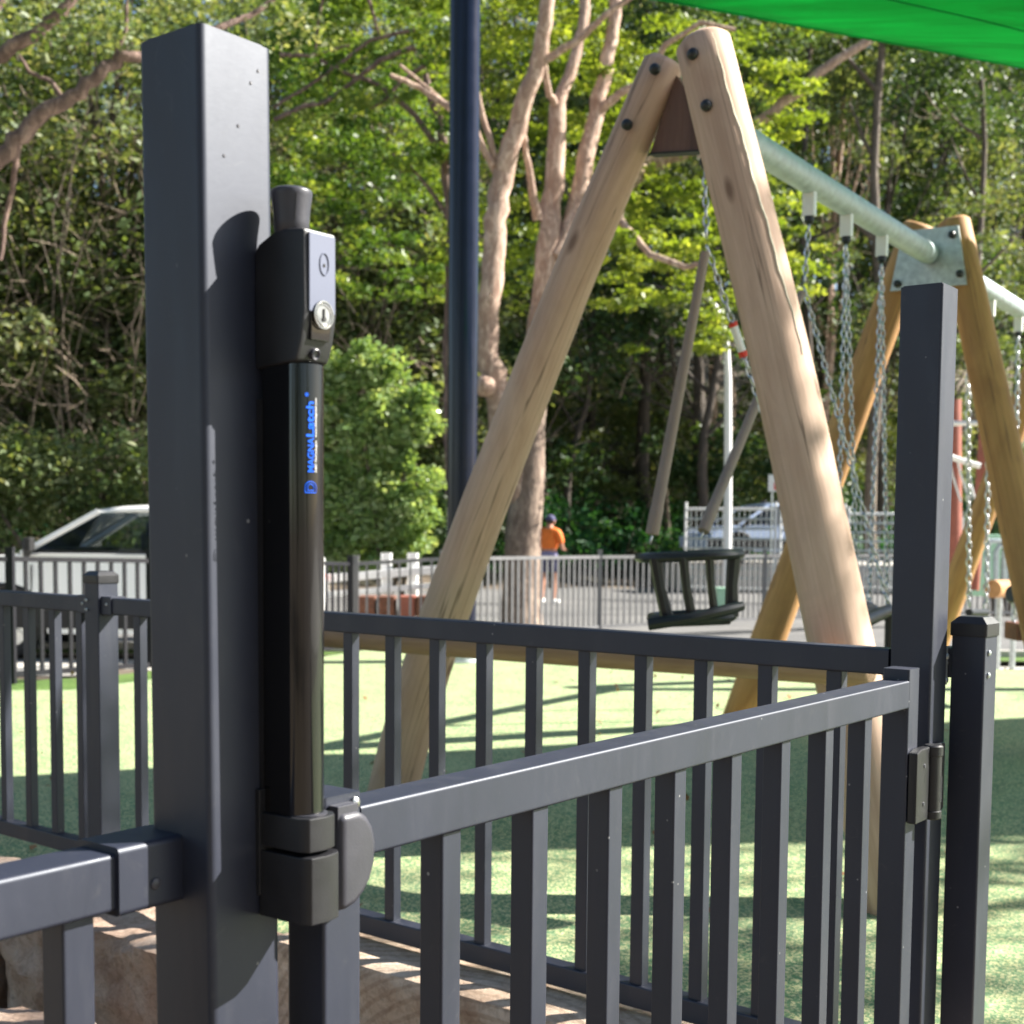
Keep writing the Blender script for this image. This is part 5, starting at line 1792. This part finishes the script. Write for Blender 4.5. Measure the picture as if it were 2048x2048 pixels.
# low dark undergrowth along the foot of the wood (one mass nobody could count)
cen, rad_ = [], []
for i in range(330):
    x = rnd.uniform(-18, 22); y = rnd.uniform(34.6, 39) + max(-16, x) * 0.42
    z = ground_h(x, y) + rnd.uniform(0.1, 1.3 if x < 2 else 0.9)
    cen.append((x, y, z)); rad_.append(rnd.uniform(0.5, 1.1))
C, S, T = clumps(cen, rad_, 190, 0.17)
u = leaf_object('undergrowth', C, S, T, M['leaf_fern'])
tag(u, 'dense fern green undergrowth along the foot of the wood', 'undergrowth', None, 'stuff')

# tall scrub on the left bank and low scrub climbing the right one
cen, rad_ = [], []
for i in range(1000):
    x = rnd.uniform(-15, -0.5); y = rnd.uniform(35.0, 37.5) + x * 0.42
    z = ground_h(x, y) + rnd.uniform(0.5, 9.5)
    cen.append((x, y, z)); rad_.append(rnd.uniform(0.45, 1.15))
for i in range(420):
    x = rnd.uniform(-6, 20); y = rnd.uniform(38, 52) + x * 0.42
    z = ground_h(x, y) + rnd.uniform(0.2, 2.0)
    cen.append((x, y, z)); rad_.append(rnd.uniform(0.6, 1.2))
C, S, T = clumps(cen, rad_, 170, 0.15, shell=0.3)
u = leaf_object('scrub', C, S, T, M['leaf_far'])
tag(u, 'tangled olive scrub covering the bank beyond the road', 'scrub', None, 'stuff')

# fine dead twigs tangled through the scrub
m = MB()
for i in range(3200):
    if i < 2300:
        x = rnd.uniform(-15, -0.5); y = rnd.uniform(34.0, 36.2) + x * 0.42; z = ground_h(x, y) + rnd.uniform(0.5, 10.5)
    else:
        x = rnd.uniform(-4, 17); y = rnd.uniform(35, 39) + x * 0.42; z = ground_h(x, y) + rnd.uniform(0.3, 14)
    p = V((x, y, z))
    d_ = V((rnd.uniform(-.8, .8), rnd.uniform(-.6, .1), rnd.uniform(-.25, 1))).normalized()
    L_ = rnd.uniform(0.35, 1.5)
    q = p + d_ * L_ * .5 + V((rnd.uniform(-.1, .1), 0, rnd.uniform(-.1, .1)))
    r_ = q + (d_ + V((rnd.uniform(-.6, .6), 0, rnd.uniform(-.4, .4)))).normalized() * L_ * .5
    w_ = rnd.uniform(0.008, 0.020)
    m.tube([p, q, r_], [w_, w_ * .7, w_ * .3], 3, cap=False)
tag(m.build('twigs', M['twig_pale']), 'fine pale dead twigs tangled through the scrub on the bank', 'twigs', None, 'stuff')

# twiggy bare stems in the left scrub
for i in range(13):
    x = rnd.uniform(-12.5, -1.5); y = rnd.uniform(34.4, 35.4) + x * 0.42
    t = thing('bare_sapling', V((x, y, ground_h(x, y) - 0.1)), 'thin pale bare stem among the scrub at the foot of the wood', 'sapling', 'bare stems in the scrub')
    m = MB()
    hgt = rnd.uniform(4, 11)
    p = V((x, y, ground_h(x, y) - 0.1)); pts = [p.copy()]
    dr = V((rnd.uniform(-.45, .45), rnd.uniform(-.3, .1), 1)).normalized()
    for k in range(8):
        dr = (dr + V((rnd.uniform(-.22, .22), rnd.uniform(-.1, .1), 0.04))).normalized()
        p = p + dr * hgt / 8; pts.append(p.copy())
        if k > 1:
            d2 = (dr + V((rnd.uniform(-1, 1), rnd.uniform(-.5, .2), rnd.uniform(0, .6)))).normalized()
            q = p + d2 * rnd.uniform(0.8, 1.8); q2 = q + (d2 + V((rnd.uniform(-.5, .5), 0, .3))).normalized() * rnd.uniform(.5, 1.3)
            m.tube([p, q, q2], [0.018, 0.012, 0.006], 5, cap=False)
    m.tube(pts, [0.032 * (1 - 0.08 * k) for k in range(9)], 6, cap=False, wob=.1)
    m.build('stem', M['twig'], t)

# big multi-stemmed tree in the middle
DT = 20.5
tb = at(1042, 1262, DT)
bt = thing('tree', V((tb.x, tb.y, -0.55)), 'big pale barked tree with forked trunks behind the left log leg', 'tree')
m = MB()
pts = [V((tb.x, tb.y, -0.6)), at(1042, 1180, DT), at(1046, 1080, DT), at(1055, 960, DT), at(1062, 860, DT), at(1075, 740, DT)]
m.tube(pts, [0.36, 0.29, 0.265, 0.25, 0.22, 0.185], 18, wob=0.10, seed=2)
m.build('trunk', M['bark_rough'], bt, smooth=60)


def limb(pxs, r0, r1, mat='bark_pale', par=None, seed=1, d0=None):
    pts = [at(a, b, c) for a, b, c in pxs]
    # subdivide with a little wander
    rn = random.Random(seed)
    out_ = []
    for i in range(len(pts) - 1):
        for k in range(4):
            q = pts[i].lerp(pts[i + 1], k / 4)
            if k: q += V((rn.uniform(-1, 1), rn.uniform(-1, 1), rn.uniform(-1, 1))) * r0 * 0.22
            out_.append(q)
    out_.append(pts[-1])
    n = len(out_)
    m = MB(); m.tube(out_, [r0 + (r1 - r0) * (k / (n - 1)) ** 0.8 for k in range(n)], 12 if r0 > .05 else 7, wob=0.07, seed=seed)
    return m.build('limb', M[mat], par, smooth=60)


D = DT
limbs_px = [
    ([(1042, 1000, D), (1000, 800, D - .3), (972, 700, D - .3), (985, 560, D - .4), (988, 440, D - .4), (1008, 340, D - .4)], 0.19, 0.14),
    ([(1008, 350, D - .4), (1040, 230, D - .6), (1075, 125, D - .8), (1092, 20, D - 1), (1100, -80, D - 1)], 0.135, 0.09),
    ([(1075, 130, D - .8), (1150, 85, D - 1), (1210, 30, D - 1.2), (1280, -20, D - 1.3)], 0.06, 0.035),
    ([(1070, 780, D), (1078, 640, D + .2), (1092, 500, D + .2), (1108, 380, D + .3), (1115, 210, D + .3)], 0.185, 0.12),
    ([(1115, 215, D + .3), (1140, 150, D + .4), (1165, 60, D + .4), (1180, -60, D + .5)], 0.10, 0.07),
    ([(1115, 215, D + .3), (1098, 190, D), (1090, 130, D - .2)], 0.06, 0.04),
    ([(1112, 520, D + .2), (1150, 420, D + .5), (1180, 280, D + .6), (1205, 170, D + .7), (1225, 60, D + .8), (1235, -60, D + .9)], 0.15, 0.085),
    ([(1195, 225, D + .6), (1230, 195, D + .5), (1280, 165, D + .4), (1330, 90, D + .2), (1400, 45, D), (1470, 60, D)], 0.07, 0.03),
    ([(1000, 345, D - .4), (985, 300, D - .5), (960, 210, D - .6), (945, 130, D - .7)], 0.055, 0.03),
    ([(1075, 440, D), (1060, 350, D - .2), (1045, 260, D - .3)], 0.07, 0.035),
    ([(990, 345, D - .4), (960, 280, D - .4), (935, 190, D - .4), (900, 160, D - .5)], 0.05, 0.025),
    ([(1240, 440, D), (1300, 510, D - .4), (1370, 535, D - .6), (1410, 525, D - .8)], 0.055, 0.03),
    ([(1200, 330, D + .4), (1240, 400, D + .2), (1240, 440, D)], 0.06, 0.05),
    ([(1280, 345, D + 2), (1340, 310, D + 2), (1420, 290, D + 2), (1500, 255, D + 2), (1590, 190, D + 2), (1660, 130, D + 2), (1740, 80, D + 2)], 0.13, 0.06),
    ([(1180, 455, D + .4), (1230, 390, D + 1.2), (1290, 340, D + 2)], 0.12, 0.12),
    ([(900, 215, D - 1), (840, 175, D - 1), (780, 150, D - 1.2)], 0.05, 0.03),
    ([(985, 330, D - .5), (930, 240, D - .8), (860, 180, D - 1), (800, 130, D - 1)], 0.05, 0.02),
]
for i, (pp, r0, r1) in enumerate(limbs_px):
    limb(pp, r0 * 1.08, r1 * 1.08, 'bark_pale', bt, seed=i + 3)
m = MB()
m.lathe(at(967, 772, D - .5), V((-0.6, -1, 0)), [(-0.1, 0.15), (0.02, 0.16), (0.10, 0.12), (0.13, 0.05)], 14); m.build('knot', M['bark_pale'], bt, smooth=60)
# its lime leaves: sprays hung around the limbs
cen, rad_ = [], []
for i in range(260):
    px = rnd.gauss(1130, 190); py = rnd.uniform(-160, 620)
    if px < 880: px = rnd.uniform(960, 1300)
    cen.append(tuple(at(px, py, rnd.uniform(D + 0.9, D + 4.0)))); rad_.append(rnd.uniform(0.25, 0.6))
for i in range(95):
    cen.append(tuple(at(rnd.uniform(1180, 1640), rnd.uniform(20, 560) , rnd.uniform(D + 0.5, D + 3)))); rad_.append(rnd.uniform(0.22, 0.5))
for i in range(40):
    cen.append(tuple(at(rnd.uniform(1230, 1640), rnd.uniform(430, 700), rnd.uniform(D - 0.5, D + 1.5)))); rad_.append(rnd.uniform(0.2, 0.42))
C, S, T = clumps(cen, rad_, 90, 0.105, flat=0.26, shell=0.1)
bl = bt.location
cw = leaf_object('crown', C - np.array(bl), S, T, M['leaf_lime'], bt, up=0.9)

# tree at the left whose limbs reach over the car
tl = thing('tree', V((-7.2, 14.5, -0.5)), 'pinkish tree limbs leaning in from the left edge', 'tree')
D2 = 14.5
limbL = [
    ([(-560, 1150, D2), (-500, 800, D2), (-330, 560, D2), (-120, 420, D2), (0, 312, D2), (60, 250, D2), (130, 205, D2), (190, 160, D2), (240, 112, D2), (330, 105, D2 + .3), (430, 60, D2 + .5)], 0.20, 0.05),
    ([(-330, 560, D2), (-160, 330, D2), (-20, 120, D2), (70, 70, D2), (130, 15, D2), (180, -70, D2)], 0.13, 0.06),
    ([(-330, 560, D2), (-200, 300, D2 + .3), (-40, 60, D2 + .4), (30, -40, D2 + .5)], 0.09, 0.05),
    ([(130, 205, D2), (105, 165, D2), (60, 145, D2), (38, 110, D2)], 0.04, 0.02),
    ([(230, 118, D2), (252, 60, D2), (255, 0, D2)], 0.04, 0.02),
    ([(40, 270, D2 + .3), (25, 380, D2 + .4), (12, 430, D2 + .5), (0, 520, D2 + .5)], 0.045, 0.03),
    ([(430, 60, D2 + .5), (520, 20, D2 + .8), (600, -40, D2 + 1)], 0.05, 0.03),
]
for i, (pp, r0, r1) in enumerate(limbL):
    limb(pp, r0 * 0.8, r1 * 0.8, 'bark_pink', tl, seed=i + 40)
cen, rad_ = [], []
for i in range(46):
    cen.append(tuple(at(rnd.uniform(-300, 620), rnd.uniform(-200, 70), rnd.uniform(D2 - 1, D2 + 2)))); rad_.append(rnd.uniform(0.3, 0.6))
C, S, T = clumps(cen, rad_, 90, 0.085, flat=0.5, shell=0.2)
leaf_object('crown', C - np.array(tl.location), S, T, M['leaf_far'], tl)

# middle left tree: spreading reddish branches seen between tall post and blue pole
D3 = 24.0
tm = thing('tree', V((at(760, 1200, D3).x, D3, -0.5)), 'spreading tree with thin reddish branches between the latch post and blue pole', 'tree')
bx_ = at(905, 1190, D3)
for i, (pp, r0, r1) in enumerate([
    ([(900, 1230, D3), (905, 1000, D3), (898, 700, D3), (905, 450, D3), (880, 250, D3), (850, 150, D3)], 0.16, 0.06),
    ([(900, 330, D3), (830, 230, D3), (760, 170, D3), (700, 150, D3), (640, 120, D3)], 0.06, 0.03),
    ([(830, 95, D3), (760, 120, D3), (705, 165, D3), (650, 205, D3), (600, 215, D3), (548, 240, D3)], 0.05, 0.04),
    ([(830, 60, D3), (740, 80, D3), (690, 120, D3), (620, 170, D3), (548, 215, D3)], 0.035, 0.03),
    ([(850, 130, D3), (800, 165, D3), (770, 200, D3), (730, 225, D3)], 0.045, 0.02),
    ([(560, 110, D3), (620, 112, D3), (700, 90, D3)], 0.045, 0.02),
    ([(650, -20, D3), (635, 50, D3), (632, 100, D3)], 0.035, 0.015),
    ([(735, -10, D3), (750, 40, D3), (760, 75, D3)], 0.04, 0.015),
    ([(905, 450, D3), (860, 380, D3), (820, 330, D3)], 0.05, 0.02),
]):
    limb(pp, r0, r1, 'bark_pink', tm, seed=i + 60)
cen, rad_ = [], []
for i in range(230):
    px = rnd.uniform(540, 930); py = rnd.uniform(-120, 600)
    cen.append(tuple(at(px, py, rnd.uniform(D3 - .5, D3 + 4.5)))); rad_.append(rnd.uniform(0.3, 0.7))
C, S, T = clumps(cen, rad_, 110, 0.115, flat=0.26, shell=0.1)
leaf_object('crown', C - np.array(tm.location), S, T, M['leaf_mid'], tm, up=0.7)


def bush(label, spots, D_, leafm, size, per, name='bush', flat=0.8, droop=0.0, stems=6):
    cen = [tuple(at(a, b, D_ + rnd.uniform(-w * .5, w * .5))) for a, b, w in spots]
    rad = [w for a, b, w in spots]
    cx_ = sum(c[0] for c in cen) / len(cen)
    t = thing(name, V((cx_, D_, ground_h(cx_, D_) - 0.05)), label, 'bush')
    C, S, T = clumps(cen, rad, per, size, flat=flat, shell=0.6)
    leaf_object('foliage', C - np.array(t.location), S, T, M[leafm], t, droop=droop)
    m = MB()
    for k in range(stems):
        c = V(cen[(k * 7) % len(cen)])
        b = V((cx_ + rnd.uniform(-.3, .3), D_, t.location.z))
        m.tube([b, b.lerp(c, .5) + V((rnd.uniform(-.2, .2), 0, 0.2)), c], [0.05, 0.035, 0.015], 6, cap=False)
    m.build('stems', M['twig'], t)
    return t


# rounded bright shrub
spots = []
for i in range(75):
    a = rnd.uniform(0, 2 * math.pi); r = math.sqrt(rnd.random())
    x_ = 745 + 122 * r * math.cos(a); y_ = 790 + 105 * r * math.sin(a)
    spots.append((x_ + rnd.uniform(-12, 12), y_ + rnd.uniform(-10, 10) + max(0, x_ - 760) * 0.35, rnd.uniform(0.12, 0.36)))
for i in range(70):
    y_ = rnd.uniform(850, 1040)
    spots.append((rnd.uniform(640, 885 - (y_ - 850) * 0.75), y_, rnd.uniform(0.10, 0.24)))
spots = [(a, b, w * .8) for a, b, w in spots]
for k in range(70):                                     # skirt of the shrub, running down into the undergrowth
    q = 950 + 2.6 * k
    spots.append((rnd.uniform(640, 875 - (q - 950) * 0.2), q, rnd.uniform(0.10, 0.25)))
bush('rounded bright green shrub beside the black latch tube', spots, 18.2, 'leaf_bush', 0.088, 150, flat=0.75, stems=1)
spots = [(rnd.uniform(640, 905), rnd.uniform(1000, 1100), rnd.uniform(0.25, 0.45)) for i in range(40)]
bush('dark low undergrowth below the rounded bright shrub', spots, 19.6, 'leaf_dark', 0.10, 190, stems=2)
spots = [(rnd.uniform(640, 900), rnd.uniform(1062, 1120), rnd.uniform(0.25, 0.42)) for i in range(42)]
bush('low fern green hedge above the white barrier', spots, 21.0, 'leaf_fern', 0.13, 150, stems=3)
spots = [(rnd.uniform(-60, 300), rnd.uniform(880, 1090), rnd.uniform(0.3, 0.55)) for i in range(60)]
bush('glossy leaved bush behind the roof of the white car', spots, 19.6, 'leaf_far', 0.11, 120, stems=8)
spots = [(rnd.uniform(1260, 1700), rnd.uniform(860, 1010), rnd.uniform(0.3, 0.6)) for i in range(38)]
bush('dark bush on the bank behind the mesh fence panels', spots, 37.0, 'leaf_dark', 0.17, 150, stems=5)
spots = [(rnd.uniform(1960, 2100), rnd.uniform(960, 1090), rnd.uniform(0.3, 0.5)) for i in range(22)]
bush('dark bush at the right edge behind the log bench', spots, 24.0, 'leaf_fern', 0.13, 150, stems=5)

# distinct dark trunks right of centre
for i, (x0, y0, x1, y1, r, mt_, lab) in enumerate((
    (1395, 1010, 1440, 560, 0.16, 'bark_dark', 'slim dark trunk left of the white street lamp'),
    (1120, 1000, 1195, 620, 0.12, 'bark_dark', 'dark leaning trunk between the pale tree and the left log leg'),
    (1335, 1010, 1350, 540, 0.10, 'twig', 'thin grey trunk behind the toddler swing sleeve'),
    (1750, 1000, 1760, 60, 0.18, 'twig', 'tall grey trunk on the right above the second swing'),
    (1625, 800, 1610, 60, 0.12, 'bark_dark', 'narrow dark trunk right of the log apex'),
    (1985, 560, 1960, 160, 0.13, 'twig', 'forked grey trunk near the upper right corner'),
    (1860, 1010, 1885, 640, 0.17, 'bark_dark', 'dark trunk behind the top of the right tall post'))):
    dd_ = 36.5 + (i % 3)
    a = at(x0, y0, dd_)
    t = thing('tree', V((a.x, a.y, ground_h(a.x, a.y) - 0.1)), lab, 'tree')
    a = V((a.x, a.y, ground_h(a.x, a.y) - 0.2)); b = at(x1, y1, dd_)
    m = MB(); m.tube([a.lerp(b, k / 8) + V((math.sin(k * 1.3 + i) * .12, 0, 0)) for k in range(9)], [r * (1 - .06 * k) for k in range(9)], 10, wob=.08, seed=i)
    for k in range(4):
        p = a.lerp(b, 0.5 + 0.13 * k); q = p + V((rnd.choice((-1, 1)) * rnd.uniform(.8, 1.8), 0, rnd.uniform(.8, 2)))
        m.tube([p, p.lerp(q, .5) + V((0, 0, -.1)), q], [r * .45, r * .3, r * .1], 6, cap=False)
    m.build('trunk', M[mt_], t, smooth=60)
    cen = [tuple(b + V((rnd.uniform(-2, 2), rnd.uniform(-.6, 1), rnd.uniform(-1, 3)))) for k in range(16)]
    C, S, T = clumps(cen, [rnd.uniform(.4, .9) for k in cen], 110, 0.17, flat=.6, shell=.3)
    leaf_object('crown', C - np.array(t.location), S, T, M['leaf_dark' if i % 2 else 'leaf_far'], t)

# unseen trees added outside the picture on the right to dapple the playground
for i, (x, y, s, vi) in enumerate(((12.5, 9.5, 0.40, 4), (7.6, 4.7, 0.42, 4), (8.8, 6.4, 0.42, 4), (17.5, 14.6, 0.45, 4))):
    t = place_tree(vi, x, y, s, i * 1.3 + 0.6, 'unseen tree added outside the picture at right to dapple the playground', 'unseen trees added for dappled shade')
    t.location.z = -0.3

for i, (x, y, s, vi) in enumerate(((-3, -9, 0.8, 0), (3.5, -8.5, 0.75, 2), (-8.5, -6, 0.8, 1), (-11, 0.5, 0.8, 2), (-12.5, 6, 0.8, 0), (9, -9, 0.8, 1), (-6, -13, 1.0, 3), (1, -14, 1.0, 3))):  # unseen trees added to keep sky light off the dark paint faces
    place_tree(vi, x, y, s, i * 0.9, 'unseen tree added behind the viewer to block sky light', 'unseen trees added behind the viewer')

# fallen leaves on the rubber surface and path
NL = 420
lx = NP.uniform(-4, 7, NL); ly = NP.uniform(3.2, 13.5, NL)
C = np.stack([lx, ly, np.array([max(0.0, 0.0) if b < 9.5 else ground_h(a, b) for a, b in zip(lx, ly)]) + 0.012], 1)
m_, nt_, b_ = newmat('dry leaf')
b_.inputs['Base Color'].default_value = (0.26, 0.13, 0.05, 1); b_.inputs['Roughness'].default_value = 0.8
fl_ = leaf_object('fallen_leaves', C, NP.uniform(0.025, 0.055, NL), NP.random(NL), m_, up=9)
tag(fl_, 'dry brown leaves scattered over the green playground surface', 'fallen leaves', None, 'stuff')

print('objects', len(bpy.data.objects), 'trees', cnt)
